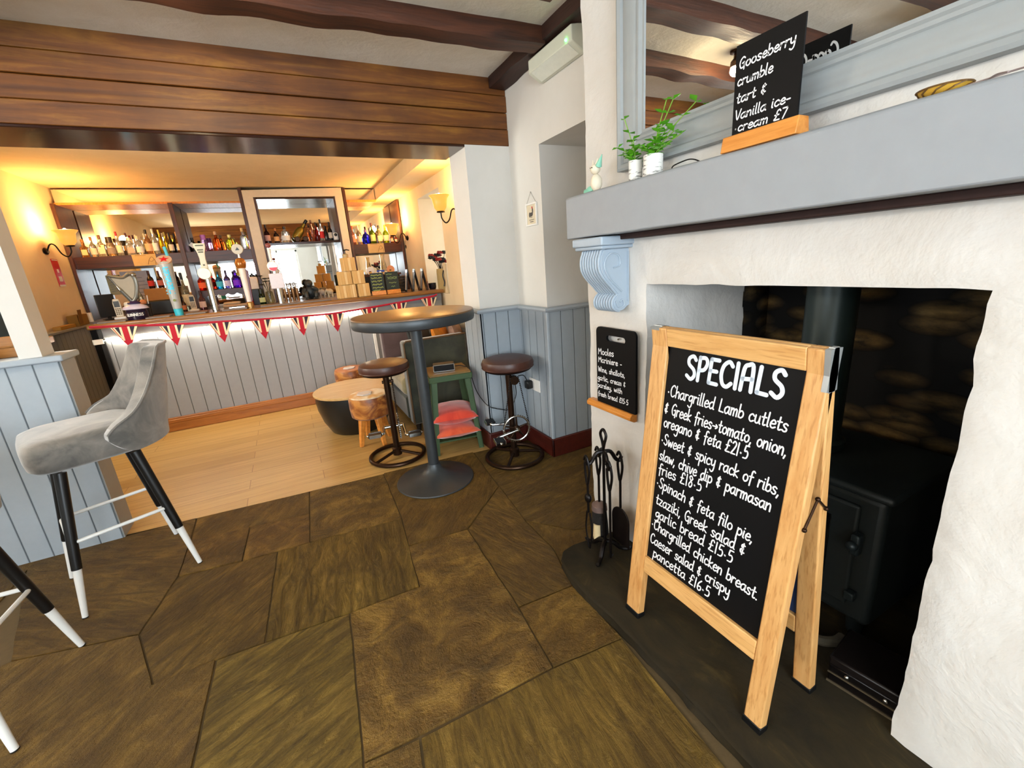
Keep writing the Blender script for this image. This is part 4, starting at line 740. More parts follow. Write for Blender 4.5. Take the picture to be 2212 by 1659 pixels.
MB().lathe([(.034, 0), (.036, .06)], n=24).build('foot', flat('38b4c8', .25), o); MB().lathe([(.036, .061), (.042, .2), (.050, .4), (.055, .475), (.053, .485)], n=28).build('body', fz, o)
tl = Matrix.Translation((0, -.004, .50)) @ Matrix.Rotation(R(42), 4, 'X') @ Matrix.Translation((0, 0, -.4855)); MB().lathe([(.054, .4655), (.060, .48), (.060, .497), (.03, .498)], n=28, mt=tl).build('rim', flat('d8b090', .35), o); st = [((.04 if i % 2 == 0 else .016)*math.sin(i*PI/5), (.04 if i % 2 == 0 else .016)*math.cos(i*PI/5)) for i in range(10)]; sp_ = MB().prism(st, .4985, .5015); MB().add([tl @ Vector(v) for v in sp_.v], sp_.f).build('star', flat('d81020', .4), o)
MB().cyl((.03, .03, .50), (.02, .045, .62), .013, n=12).build('handle', flat('58c0d0', .2), o)
q = MB(); write(q, 'Heineken', (0, 0), (.245, 0), .036, .0105, (Vector((0, 0, 0)), FX, FZ, Vector((0, -1, 0))), 0)
vs = []
for v in q.v: zz = .20+v[0]; xx = .018-v[2]; rad = .0365+(zz-.061)*.0425; vs.append((xx, -math.sqrt(max(1e-6, (rad+.0012)**2-xx*xx)), zz))
MB().add(vs, q.f).build('lettering', flat('3cc4ea', .4), o)
MB().lathe([(.012, 0), (.012, .002)], (0, 0, 0), 16, mt=Matrix.Translation((0, -.0415, .14)) @ Matrix.Rotation(PI/2, 4, 'X')).build('olive_dot', flat('70782c', .5), o)
o = thing('badge_tap', 'slim silver beer font with round lit badge and cream tall handle', 'beer tap', (-.63, 5.14, 1.082)); MB().cyl((0, 0, 0), (0, 0, .36), .027, n=22).build('column', M['steel'], o)
MB().lathe([(.05, -.008), (.055, 0), (.05, .008)], (0, 0, 0), 28, mt=Matrix.Translation((-.012, -.034, .36)) @ Matrix.Rotation(PI/2, 4, 'X')).build('badge', flat('f0f2d8', .3), o); MB().lathe([(.05, 0), (.05, .004), (.044, .005)], (0, 0, 0), 28, mt=Matrix.Translation((-.012, -.0255, .36)) @ Matrix.Rotation(PI/2, 4, 'X')).build('badge_rim', flat('b8a040', .3, .8), o)
b = MB(); b.prism([(-.028, .40), (.028, .40), (.024, .50), (.03, .55), (.046, .60), (.046, .635), (-.046, .635), (-.046, .60), (-.03, .55), (-.024, .50)], -.010, .010, 'y'); b.build('handle', flat('d6d0b8', .4), o, .004); q = MB()
for k, w_ in ((.615, .032), (.575, .024), (.555, .02)): q.box(-w_, w_, -.0118, -.0104, k-.006, k+.006)
q.box(-.008, .008, -.0118, -.0104, .43, .445); q.build('print', flat('6a6c58', .6), o)
o = thing('amber_tap', 'amber and white beer font with a cream disc on top', 'beer tap', (-.33, 5.14, 1.082)); MB().lathe([(.03, 0), (.03, .05), (.022, .06)], n=20).build('foot', flat('b08850', .3, .7), o); MB().lathe([(.024, .061), (.028, .2), (.032, .36), (.034, .385)], n=20).build('column', flat('e6dcd2', .3), o)
MB().prism([(.012, .065), (.034, .065), (.048, .36), (.02, .38)], -.018, .022, 'y').build('red_flank', flat('5a1018', .35), o, .004); MB().lathe([(.036, .385), (.045, .41), (.048, .44), (.036, .472), (.014, .485)], n=22).build('amber_head', flat('a86420', .2, .3), o); MB().cyl((0, 0, .486), (0, 0, .52), .011, n=12).build('stem', M['chrome'], o)
MB().lathe([(.046, -.008), (.05, 0), (.046, .008)], (0, 0, 0), 28, mt=Matrix.Translation((0, -.01, .565)) @ Matrix.Rotation(PI/2, 4, 'X')).build('disc', flat('ccc4b0', .4), o); MB().prism([(-.018, .555), (.018, .555), (.008, .572), (.0, .582), (-.006, .572)], -.0205, -.0188, 'y').build('mark', M['black'], o)
o = thing('square_lens_tap', 'silver beer font with square white lens and a red and white round badge', 'beer tap', (-.05, 5.14, 1.082)); MB().cyl((0, 0, 0), (0, 0, .40), .029, n=22).build('column', M['steel'], o); MB().box(-.062, .062, -.045, -.03, .165, .315).build('lens', flat('d6ccd0', .3), o, .006)
MB().lathe([(.044, -.01), (.05, 0), (.044, .01)], (0, 0, 0), 28, mt=Matrix.Translation((-.01, -.035, .385)) @ Matrix.Rotation(PI/2, 4, 'X')).build('badge', flat('f4f0f0', .3), o); MB().prism([(-.045+.0, .372), (.03, .372), (.02, .348), (-.008, .338), (-.036, .350)], -.0475, -.0455, 'y').build('red_band', flat('e04858', .4), o); MB().cyl((-.012, 0, .401), (-.012, 0, .56), .013, .016, n=14).build('handle', M['white'], o); MB().ball((-.012, 0, .585), .026, .02, .024).build('knob', flat('8a4a48', .4), o)
# stacked timber blocks
names = ('bottom left', 'bottom middle', 'bottom right', 'middle row left', 'middle row right', 'topmost')
for k, (x, w_, r_) in enumerate(((.565, .125, 0), (.665, .06, 0), (.77, .125, 0), (.60, .125, 1), (.735, .125, 1), (.66, .13, 2))):
    o = thing('wooden_block', 'oak block menu stand on the bar, %s of the stacked pyramid' % names[k], 'block', (x, 5.13, 1.083+r_*.1405), R(12 if k != 1 else 0), 'stacked oak blocks on the bar'); b = MB(); b.box(-w_/2, w_/2, -.05, .05, 0, .139)
    b.build('block', M['oakblock'] if k != 1 else M['oakblock'], o, .004); sp = MB().box(-w_*.1, w_*.1, -.0515, -.0502, .004, .135); sp.build('pale_stripe', flat('e4cc98', .5), o)
o = thing('soap_pump', 'small dark pump dispenser standing on the topmost oak block', 'dispenser', (.65, 5.13, 1.5045)); MB().lathe([(.028, 0), (.03, .03), (.014, .04)], n=16).build('bottle', flat('b09868', .4), o); MB().cyl((0, 0, .04), (0, 0, .075), .005, n=8).tube([(-.02, 0, .075), (.02, -.01, .08), (.045, -.015, .072)], .006, 8).build('pump', M['black'], o)
# small chalkboards on the bar
def scribble(mb, rows, fr, w_=.0045):
    for (x0, x1, y, s) in rows:
        n = int((x1-x0)/.006); stroke(mb, [Vector((x0+(x1-x0)*i/n, y + .006*math.sin(i*2.1+s) + .003*math.sin(i*.9+s*2))) for i in range(n+1)], w_, fr)
for k, (x, lab, rows, m) in enumerate(((.935, 'small chalkboard with six rows of yellow green writing on the bar', ((-.06, .05, .215, 0), (-.062, .0, .185, 1), (.01, .05, .185, 5), (-.06, -.01, .15, 2), (.0, .05, .152, 4), (-.058, .045, .115, 3), (-.058, .055, .08, 6), (-.055, .02, .052, 2)), M['lime']), (1.10, 'small chalkboard with short green writing beside the menu holders', ((-.06, .0, .215, 2), (-.055, .055, .18, 1), (-.05, .05, .165, 3), (-.04, .04, .12, 0), (-.02, .02, .08, 4)), flat('8aa060', .8)))):
    o = thing('table_chalkboard', lab, 'chalkboard', (x, 5.10, 1.083), R(-4 if k == 0 else 3)); MB().box(-.075, .075, -.022, .022, 0, .045).build('base', M['ledge'], o, .003); MB().box(-.072, .072, -.003, .003, .0455, .24).build('board', flat('1c2824', .6), o, .002)
    q = MB(); scribble(q, rows, (Vector((0, -.0032, 0)), FX, FZ, Vector((0, -1, 0)))); q.build('writing', m, o)
o = thing('utensil', 'wooden brush handle leaning between the two chalkboards', 'brush', (1.015, 5.16, 1.083)); MB().cyl((0, 0, 0), (-.02, 0, .20), .011, .009, n=10).build('handle', M['oakblock'], o); MB().ball((-.022, 0, .225), .016, .012, .03).build('head', M['white'], o)
o = thing('dark_basket', 'dark ribbed basket behind the right chalkboard', 'basket', (1.225, 5.3, 1.083)); b = MB()
for k in range(6): b.tube([(.05*math.cos(a*PI/8)*(1+.03*k), .05*math.sin(a*PI/8)*(1+.03*k), .02+k*.03) for a in range(16)], .014, 6, closed=True)
b.build('weave', flat('2a241e', .6), o)
for k, (x, l) in enumerate(((1.30, 'black menu holder, nearest the right chalkboard'), (1.385, 'black menu holder, middle of the three on the bar'), (1.48, 'black menu holder, rightmost of three on the bar'))):
    o = thing('menu_holder', l, 'menu holder', (x, 5.2, 1.083), R(-6), 'black menu holders on the bar'); b = MB()
    b.prism([(-.040, 0), (-.034, 0), (.002, .246), (-.002, .25)], -.075, .075, 'y'); b.prism([(.040, 0), (.034, 0), (-.002, .246), (.002, .25)], -.075, .075, 'y'); b.build('panels', flat('18181a', .25), o); 
    p = MB(); p.prism([(-.0385, .02), (-.0400, .02), (-.0105, .215), (-.0090, .215)], -.045, .045, 'y'); p.build('white_sheet', M['white'], o)
o = thing('tip_bowl', 'dark shiny bowl at the right end of the bar top', 'bowl', (1.588, 5.2, 1.083)); MB().lathe([(.038, 0), (.044, .02), (.046, .07), (.042, .072), (.037, .02)], n=22).build('bowl', flat('1a1a24', .15), o); MB().cyl((-.053, .0, 0), (-.055, 0, .10), .006, n=8).build('stick', flat('a06858', .5), o)
# vase with dried flowers in the niche
o = thing('flower_vase', 'tall woven vase of dark red dried flowers in the wall niche', 'vase', (1.70, 5.15, 1.032)); MB().lathe([(.05, 0), (.056, .05), (.055, .25), (.05, .28), (.044, .28), (.046, .02)], n=20).build('vase', flat('a8905c', .8, bump=.5, scale=60), o)
q = MB(); f1 = MB(); f2 = MB()
for k in range(13):
    a = k*2.4; rr = .03+.10*((k*7) % 10)/10; tip = (rr*math.cos(a), rr*1.2*math.sin(a), .36+.13*((k*3) % 5)/5); q.tube(smoothpts([(0, 0, .1), (tip[0]*.3, tip[1]*.3, .3), tip], 3), .003, 5)
    tgt = f1 if k % 2 else f2
    for j in range(7): b_ = j*.9; tgt.ball((tip[0]+.022*math.cos(b_), tip[1]+.022*math.sin(b_), tip[2]+.012*math.sin(j*2)), .02, .02, .010, 6, 4)
q.build('stems', flat('241c14', .8), o); f1.build('red_flowers', flat('8a2018', .8), o); f2.build('dark_flowers', flat('1c1a1c', .8), o)
o = thing('niche_figure', 'slim cream ornament with dark scissors hanging beside the flower vase', 'ornament', (1.69, 4.97, 1.032)); MB().lathe([(.03, 0), (.028, .02), (.018, .1), (.022, .25), (.026, .33), (.01, .345)], n=16).build('body', flat('c8b490', .6), o); MB().tube(smoothpts([(-.025, -.01, .26), (-.04, -.015, .2), (-.028, -.015, .13), (-.036, -.01, .08)], 5), .007, 6).build('dark_hook', M['black'], o)

# ------------------------------------------------------------------ wall lamps
def sconce(name, label, wallx, y, z, side, scale=1.0, e=16):
    o = thing('wall_lamp', label, 'wall lamp', (wallx, y, z), 0, None); s = side
    MB().lathe([(.028, 0), (.034, .006), (.02, .02)], (0, 0, 0), 20, 1, 1.9, mt=Matrix.Rotation(s*PI/2, 4, 'Y')).build('backplate', M['iron'], o)
    MB().tube(smoothpts([(s*.015, 0, .0), (s*.05, 0, .06), (s*.085, 0, .05), (s*.115, 0, -.03), (s*.155, 0, -.06), (s*.19, 0, -.02), (s*.195, 0, .03)], 5), .0065, 8).build('arm', M['iron'], o)
    MB().lathe([(.012, .03), (.04, .034), (.036, .045)], (s*.195, 0, 0), 20).build('cup', M['iron'], o)
    sh = NT('shade'); sh.col('c8782c'); sh.b.inputs['Emission Color'].default_value = (1.0, .42, .075, 1); sh.set(emit=.8, rough=.4, trans=0.0)
    MB().lathe([(.036, .046), (.058, .075), (.066, .12), (.072, .155), (.098, .185), (.094, .187), (.068, .157), (.062, .12), (.054, .078), (.03, .05)], (s*.195, 0, 0), 28).build('shade', sh.m, o)
    MB().lathe([(.012, .05), (.016, .09), (.022, .15), (.016, .19), (.006, .205)], (s*.195, 0, 0), 14).build('bulb', emit('ffe0a0', 40), o)
    point('lamp_light', (wallx+s*.195, y, z+.24), e, WARM, .05); return o
sconce('a', 'lit glass wall lamp on the left wall beside the back bar', -2.0, 6.03, 1.77, 1, e=20)
sconce('b', 'lit glass wall lamp on the right wall beside the top right shelf', 1.66, 6.33, 1.75, -1, e=20)
sconce('c', 'amber glass wall lamp on the right wall next to the white pillar', 1.66, 4.24, 1.80, -1, e=11)
for k, (lx, ly, lz, ln) in enumerate(((-3.2, 2.05, 1.78, 'unseen wall lamp added on the left wall of the front room to brighten its ceiling'), (-3.2, -1.4, 1.78, 'unseen wall lamp added at the rear end of the front room left wall'))):
    sconce('r', ln, lx, ly, lz, 1, e=50)  # unseen lamps, added to lift the front room's ceiling
    bpy.data.objects['lamp_light.%03d' % (3+k)].data.color = (1.0, .90, .76)
o = thing('ceiling_spot', 'small brass ceiling spotlight between the beams, reflected in the mirror', 'spotlight', (-.27, 2.03, 2.4395)); MB().lathe([(.035, 0), (.034, -.012), (.02, -.018)], n=20).build('rose', M['bronze'], o); MB().lathe([(.012, -.015), (.014, -.04), (.028, -.055), (.032, -.085), (.028, -.084)], n=20).build('spot_head', M['bronze'], o); MB().ball((0, 0, -.072), .02, .02, .01).build('bulb', emit('ffd890', 30), o)
point('spot_light', (-.27, 2.03, 2.335), 9, (1.0, .78, .45), .03)
o = thing('lamp_pull', 'small key hanging from the right back wall lamp', 'key', (1.62, 6.33, 1.66)); MB().tube([(.0, 0, .06), (0, 0, .0)], .003, 5).lathe([(.006, 0), (.012, -.02), (.004, -.05)], n=10).build('tag', M['bronze'], o)
o = thing('smoke_alarm', 'small dark ceiling fitting on the bar ceiling', 'ceiling fitting', (-.24, 4.3, 2.4395)); MB().lathe([(.02, 0), (.018, -.012), (.006, -.02)], n=16).build('fitting', M['bronze'], o)
# red fire action sign on left wall
o = thing('fire_notice', 'narrow red notice under the left wall lamp', 'sign', (-1.996, 6.14, 1.43)); MB().box(-.003, .003, -.07, .07, 0, .27).build('plate', flat('c82018', .5), o); q = MB(); q.box(.0032, .004, -.06, .06, .255, .265).box(.0032, .004, -.02, .02, .135, .17).box(.0032, .004, -.035, .04, .05, .10).box(.0032, .004, -.07, .07, -.0, .018); q.build('white_panels', M['white'], o)
# goods on the left ledge
o = thing('cardboard_box', 'open cardboard box on the panelling ledge by the left wall', 'box', (-1.94, 6.05, 1.0315), R(4)); MB().box(-.04, .04, -.17, .17, 0, .11).build('carton', flat('8a6420', .8), o, .003); MB().prism([(.042, .02), (.046, .02), (.058, .16), (.054, .16)], -.17, -.06, 'y').build('flap', flat('7a5418', .8), o)
o = thing('paper_roll', 'white paper roll at the far end of the left ledge', 'roll', (-1.93, 6.31, 1.0315)); MB().lathe([(.03, 0), (.03, .11), (.012, .11)], n=18).build('roll', M['white'], o, .003)
tag(MB().box(-1.97, -1.91, 5.52, 5.86, 1.0315, 1.065).build('timber_offcut', flat('b08438', .7, bump=.3), None, .004), 'yellowish timber offcut lying on the left panelling ledge', 'timber')
# behind the partition
o = thing('tall_table', 'brown plank table behind the partition at the left edge', 'table', (-1.67, 3.55, 0)); b = MB()
for k in range(3): b.box(-.29, .29, -.30+k*.2, -.105+k*.2, 1.06, 1.10)
b.build('top', M['bartop'], o, .003)
for sx in (-.24, .24):
    for sy in (-.24, .24): MB().box(sx-.03, sx+.03, sy-.03, sy+.03, 0, 1.059).build('leg', M['bartop'], o, .003)
o = thing('napkin_box', 'small white topped wooden box on the partition shelf by the post', 'box', (-1.385, 3.03, 1.063)); MB().box(-.05, .05, -.035, .035, 0, .04).build('tray', M['oakblock'], o, .003); MB().box(-.045, .04, -.03, .03, .0405, .058).build('napkins', M['white'], o, .004)
o = thing('wooden_crate', 'brown wooden crate on the partition shelf left of the post', 'crate', (-1.36, 3.10, 1.063)); MB().box(-.12, .12, .0, .035, 0, .05).box(-.12, .12, .0, .035, .055, .105).build('slats', M['bartop'], o, .003)
# ------------------------------------------------------------------ high table
o = thing('high_table', 'round poser table with wooden top on a dark metal trumpet base', 'table', (.648, 2.57, 0))
MB().lathe([(.245, 0), (.25, .006), (.246, .012), (.16, .03), (.085, .055), (.05, .085), (.038, .12)], n=56).build('base', M['tmetal'], o); MB().cyl((0, 0, .12), (0, 0, 1.025), .0345, n=28).build('column', M['tmetal'], o)
MB().lathe([(.335, 1.03), (.352, 1.036), (.357, 1.05), (.357, 1.078), (.354, 1.086)], n=72).build('rim', M['tmetal'], o); MB().lathe([(.353, 1.0865), (.353, 1.0935), (.349, 1.0955)], n=72).build('top', wood('table_top', '6a4a2c', '8a6238', 0, .32, 1.2), o)

# ------------------------------------------------------------------ bicycle-pedal stools
def crank_stool():
    o = thing('crank_stool', 'x', 'stool', (0, 0, 0), 0, 'bicycle crank bar stools')
    b = MB(); b.tube([(.195*math.cos(a*PI/24), .195*math.sin(a*PI/24), .018) for a in range(48)], .0155, 10, closed=True); b.build('base_ring', M['bronze'], o)
    for a in (0, 2.09, 4.19): MB().cyl((.02*math.cos(a), .02*math.sin(a), .05), (.185*math.cos(a), .185*math.sin(a), .02), .011, n=10).build('spoke', M['bronze'], o)
    b = MB(); b.cyl((0, 0, .02), (0, 0, .64), .0215, n=20); b.lathe([(.034, .02), (.034, .07), (.022, .08)], n=18); b.build('column', M['bronze'], o)
    b = MB(); b.lathe([(.05, .636), (.14, .645), (.155, .652)], n=40); b.build('seat_plate', M['iron'], o)
    b = MB(); b.lathe([(.148, .653), (.170, .668), (.176, .695), (.168, .718), (.13, .731), (.05, .734)], n=48); st = b.build('seat', M['leather'], o); MB().tube([(.171*math.cos(a*PI/24), .171*math.sin(a*PI/24), .672) for a in range(48)], .004, 6, closed=True).build('piping', M['leather'], st)
    # upper sprocket and bracket (the sprockets stand in the local XZ plane, beside the column)
    b = MB(); b.lathe([(.030, -.004), (.030, .004)], (0, 0, 0), 24, mt=Matrix.Translation((.03, -.038, .575)) @ Matrix.Rotation(PI/2, 4, 'X')); b.cyl((.03, -.05, .575), (.03, .03, .575), .012, n=12); b.box(-.01, .045, -.02, .012, .56, .60); b.build('upper_sprocket', M['bronze'], o)
    ring = MB(); cx, cz, rr = .02, .235, .088
    ring.tube([(cx+rr*math.cos(a*PI/30), -.04, cz+rr*math.sin(a*PI/30)) for a in range(60)], .006, 8, closed=True)
    for k in range(36): a = k*PI/18; ring.box(-.004, .004, -.004, .004, -.003, .003, Matrix.Translation((cx+(rr+.007)*math.cos(a), -.04, cz+(rr+.007)*math.sin(a))))
    ri = ring.build('chainring', M['chrome'], o); b = MB()
    for k in range(5): a = k*2*PI/5+.3; b.cyl((cx+.02*math.cos(a), -.04, cz+.02*math.sin(a)), (cx+rr*math.cos(a), -.04, cz+rr*math.sin(a)), .009, .005, 8)
    b.lathe([(.024, -.008), (.024, .008)], (0, 0, 0), 18, mt=Matrix.Translation((cx, -.04, cz)) @ Matrix.Rotation(PI/2, 4, 'X')); b.build('spider', M['bronze'], ri)
    MB().cyl((cx, -.07, cz), (cx, .07, cz), .014, n=14).build('axle', M['chrome'], o)
    ch = MB(); P = [(.03-.031, .575)] + [(.03+.031*math.cos(a), .575+.031*math.sin(a)) for a in (R(150), R(110), R(70), R(30))] + [(.03+.031, .575)]
    loop = [Vector((x, -.04, z)) for x, z in P] + [Vector((cx+(rr+.004)*math.cos(a), -.04, cz+(rr+.004)*math.sin(a))) for a in [R(10-k*20) for k in range(11)]]
    for i in range(len(loop)):
        a, c = loop[i], loop[(i+1) % len(loop)]; m = max(1, int((c-a).length/.0125))
        for k in range(m): p = a + (c-a)*(k/m); ch.ball(p, .0055, .0045, .0055, 6, 4)
    ch.build('chain', M['iron'], o)
    for s, ang in ((-1, R(192)), (1, R(176))):
        e = Vector((cx+.15*math.cos(ang), s*.075, cz+.15*math.sin(ang))); MB().cyl((cx, s*.07, cz), e, .011, .008, 10).build('crank_arm', M['chrome'], o)
        p = MB(); p.box(-.03, .03, -.045, .045, -.010, .010, Matrix.Translation(e + Vector((0, s*.06, 0)))); pe = p.build('pedal', M['iron'], o, .004); q = MB(); q.ball(e + Vector((0, s*.01, 0)), .012); q.ball(e + Vector((0, s*.108, 0)), .011); q.box(-.034, -.030, -.04, .04, -.012, .012, Matrix.Translation(e + Vector((0, s*.06, 0)))).box(.030, .034, -.04, .04, -.012, .012, Matrix.Translation(e + Vector((0, s*.06, 0)))); q.build('pedal_trim', M['chrome'], pe)
    return o
s1 = crank_stool(); s1['label'] = 'leather topped crank stool with bright chainring beside the blue panelled pillar'; s1.location = (1.225, 2.545, 0); s1.rotation_euler = (0, 0, R(-12))
s2 = dup(s1, (.52, 3.09, 0), R(82), 'leather topped crank stool between the cowhide stool and the high table')

# ------------------------------------------------------------------ green metal stool with speaker, cushions beneath
gm = flat('3f5634', .5, .1, var=.2, scale=14); o = thing('green_stool', 'green painted metal stool with worn brown top holding a speaker', 'stool', (.965, 3.06, 0), R(-9))
MB().box(-.15, .15, -.15, .15, .582, .602).build('seat', flat('7a5c2c', .5, var=.45, scale=9), o, .006); MB().box(-.155, .155, -.158, -.148, .545, .588).box(-.155, .155, .148, .158, .545, .588).box(-.158, -.148, -.155, .155, .545, .588).box(.148, .158, -.155, .155, .545, .588).build('apron', gm, o, .004)
for sx in (-1, 1):
    for sy in (-1, 1):
        l = MB(); t0, t1 = .145, .185; w_ = .045
        def leg(ax):
            a = [(sx*t0, sy*t0), (sx*(t0-w_), sy*t0) if ax else (sx*t0, sy*(t0-w_))]; c = [(sx*t1, sy*t1), (sx*(t1-w_*.8), sy*t1) if ax else (sx*t1, sy*(t1-w_*.8))]
            inn = (0, -sy*.006) if ax else (-sx*.006, 0); vs = [(x, y, .56) for x, y in a] + [(x, y, 0) for x, y in c]; vs += [(x+inn[0], y+inn[1], z) for x, y, z in vs]; l.add(vs, [(0, 1, 3, 2), (4, 6, 7, 5), (0, 4, 5, 1), (2, 3, 7, 6), (0, 2, 6, 4), (1, 5, 7, 3)])
        leg(True); leg(False); l.build('leg', gm, o)
MB().box(-.172, .172, -.172, .172, .088, .10).build('lower_shelf', gm, o, .003)
o = thing('portable_speaker', 'small black speaker with silver edged grille on the green stool', 'speaker', (.935, 3.03, .603), R(-16)); MB().box(-.078, .078, -.045, .045, .001, .054).build('case', flat('2a2018', .6), o, .008); MB().box(-.074, .074, -.0475, -.0452, .006, .050).build('grille', flat('050506', .85), o); q = MB()
for a in ((-.077, .077, .003, .007), (-.077, .077, .050, .054), (-.077, -.073, .003, .054), (.073, .077, .003, .054)): q.box(a[0], a[1], -.049, -.046, a[2], a[3])
q.build('silver_edge', M['chrome'], o)
def cushion(name, label, loc, rz, sx, sy, h, mat):
    o = thing(name, label, 'cushion', loc, rz, None); n = 14; b = MB(); vs = []; 
    for s in (1, -1):
        for i in range(n+1):
            for j in range(n+1):
                u = i/n*2-1; v = j/n*2-1; t = max(0, (1-u*u)*(1-v*v))**.45; pin = 1-.10*(u*u*(1-v*v)*0+ (1-u*u)*v*v*0) ; x = u*sx*(1-.07*(1-v*v)*(u*u)); y = v*sy*(1-.07*(1-u*u)*(v*v))
                vs.append((x, y, h*.5 + s*h*.5*t + .006*mnoise.noise((u*3, v*3, s))*t))
    m = (n+1)**2
    for s in range(2):
        for i in range(n):
            for j in range(n): a = s*m+i*(n+1)+j; f = (a, a+1, a+n+2, a+n+1); b.f.append(f if s else f[::-1])
    b.v = vs; bm_o = b.build('cover', mat, o, smooth=80); return o
cushion('red_cushion', 'orange red cushion on the green stool lower shelf, lower of two', (.965, 3.03, .101), R(-9), .165, .19, .10, velvet('orange_cloth', 'dc4a1c', 'f4683a'))
cushion('red_cushion', 'bright red cushion on top of the orange one under the green stool', (.965, 3.03, .200), R(-12), .165, .19, .135, M['red'])
# plug socket and speaker cable
o = thing('wall_socket', 'white double plug socket on grey panelling near floor', 'socket', (1.4625, 2.605, .437)); MB().box(-.008, 0, -.072, .072, 0, .086).build('plate', M['white'], o, .003); MB().box(-.0095, -.008, -.06, -.035, .055, .072).box(-.0095, -.008, .01, .035, .055, .072).build('switch', M['white'], o, .001)
o = thing('plug_cable', 'black plug with thin cable running to the speaker on the green stool', 'cable', (0, 0, 0)); MB().box(1.405, 1.4535, 2.62, 2.67, .45, .51).build('plug', M['black'], o, .01, 3)
MB().tube(smoothpts([(1.425, 2.65, .505), (1.40, 2.67, .55), (1.35, 2.70, .52), (1.36, 2.72, .40), (1.30, 2.725, .30), (1.22, 2.735, .315), (1.19, 2.72, .33), (1.135, 2.74, .36), (1.125, 2.90, .43), (1.115, 2.99, .58), (1.075, 3.03, .6135), (1.025, 3.03, .62)], 8), .0035, 6).build('cable', M['black'], o)

# ------------------------------------------------------------------ sofa, drum table, cowhide stools
o = thing('velvet_sofa', 'dark olive velvet sofa along the right wall with scatter cushions', 'sofa', (0, 0, 0)); 
MB().box(.75, 1.29, 3.44, 3.56, .08, .785).build('arm', M['olive'], o, .02, 3); 
pp = MB().tube([(.755, 3.435, .085), (.755, 3.435, .77), (.775, 3.435, .788), (1.28, 3.435, .788)], .007, 6); pp.build('arm_piping', flat('5a4228', .7), o)
MB().box(.74, 1.30, 3.565, 4.62, .10, .30).build('base', M['olive'], o, .02, 3); MB().box(.73, 1.28, 3.57, 4.60, .301, .46).build('seat_cushion', velvet('lit_olive_velvet', '5c553a', '8a7f58'), o, .05, 4); MB().box(1.34, 1.60, 3.44, 4.72, .08, .83).build('back', M['olive'], o, .04, 4); MB().box(.80, 1.32, 4.625, 4.74, .08, .76).build('far_arm', M['mauve'], o, .02, 3)  # seat cushion repeats the olive velvet with the light on it put into its colour
for x, y in ((.80, 3.50), (1.50, 3.50), (.84, 4.68), (1.5, 4.68)): MB().cyl((x, y, 0), (x, y, .085), .018, .028, 12).build('leg', M['black'], o)
def pil(label, loc, rot, c, mat):
    o = cushion('scatter_cushion', label, loc, 0, .2, .2, .13, mat); o.rotation_euler = rot; o['group'] = 'scatter cushions on the sofa'; return o
pil('orange and yellow patterned scatter cushion on the sofa', (1.13, 3.80, .67), (R(75), 0, R(62)), 0, flat('d07a18', .8, var=.7, scale=12)); pil('brown and cream patterned scatter cushion against the sofa back', (1.25, 3.72, .68), (R(75), 0, R(70)), 0, flat('8a6a58', .8, var=.8, scale=14)); pil('dark blue grey scatter cushion on the sofa', (1.0, 4.02, .655), (R(75), 0, R(50)), 0, flat('23282c', .8, var=.4, scale=8))
o = thing('drum_table', 'low black drum table with pale round wooden top', 'table', (.375, 3.98, 0)); MB().lathe([(.22, .0), (.235, .01), (.285, .11), (.315, .22), (.322, .30), (.315, .345)], n=56).build('drum', flat('1e2020', .32, .2, var=.3, scale=8), o); MB().lathe([(.328, .346), (.332, .350), (.332, .364), (.328, .368)], n=56).build('top', wood('drum_top', 'c29a60', 'dcbc84', 0, .4, .9), o)
def hide_stool(label, loc, top):
    o = thing('cowhide_stool', label, 'stool', loc, R(20), 'cowhide stools around the drum table'); MB().lathe([(.135, .232), (.152, .245), (.158, .30), (.157, .38), (.150, .403)], n=40).build('drum', M['hide'], o); MB().lathe([(.1495, .4035), (.146, .412), (.12, .418), (.05, .420)], n=40).build('seat', top, o)
    for k in range(4):
        a = k*PI/2; c, s = math.cos(a), math.sin(a); l = MB(); v0 = [(.085+dx, dy, .236) for dx, dy in ((-.024, -.022), (.024, -.022), (.024, .022), (-.024, .022))]; v1 = [(.130+dx, dy, 0) for dx, dy in ((-.014, -.014), (.014, -.014), (.014, .014), (-.014, .014))]
        l.add([(x*c-y*s, x*s+y*c, z) for x, y, z in v0+v1], [(0, 1, 2, 3), (4, 7, 6, 5), (0, 4, 5, 1), (1, 5, 6, 2), (2, 6, 7, 3), (3, 7, 4, 0)]); l.build('leg', M['ledge'], o, .004)
    return o
hide_stool('brown and white cowhide stool with white top in front of the drum table', (.435, 3.50, 0), M['hideTop']); hide_stool('brown cowhide stool against the bar behind the drum table', (.44, 4.62, 0), M['hideTopO'])
hexa = [(.062*math.cos(a*PI/3+.2), .062*math.sin(a*PI/3+.2)) for a in range(6)]
for x, y, l in ((.405, 3.48, 'hexagonal grey coaster on the front cowhide stool'), (.43, 4.58, 'hexagonal pale coaster on the cowhide stool against the bar')): tag(MB().prism([(x+a, y+b) for a, b in hexa], .4205, .430).build('coaster', flat('c8c0bc', .6), None, .002), l, 'coaster', 'hexagonal coasters')

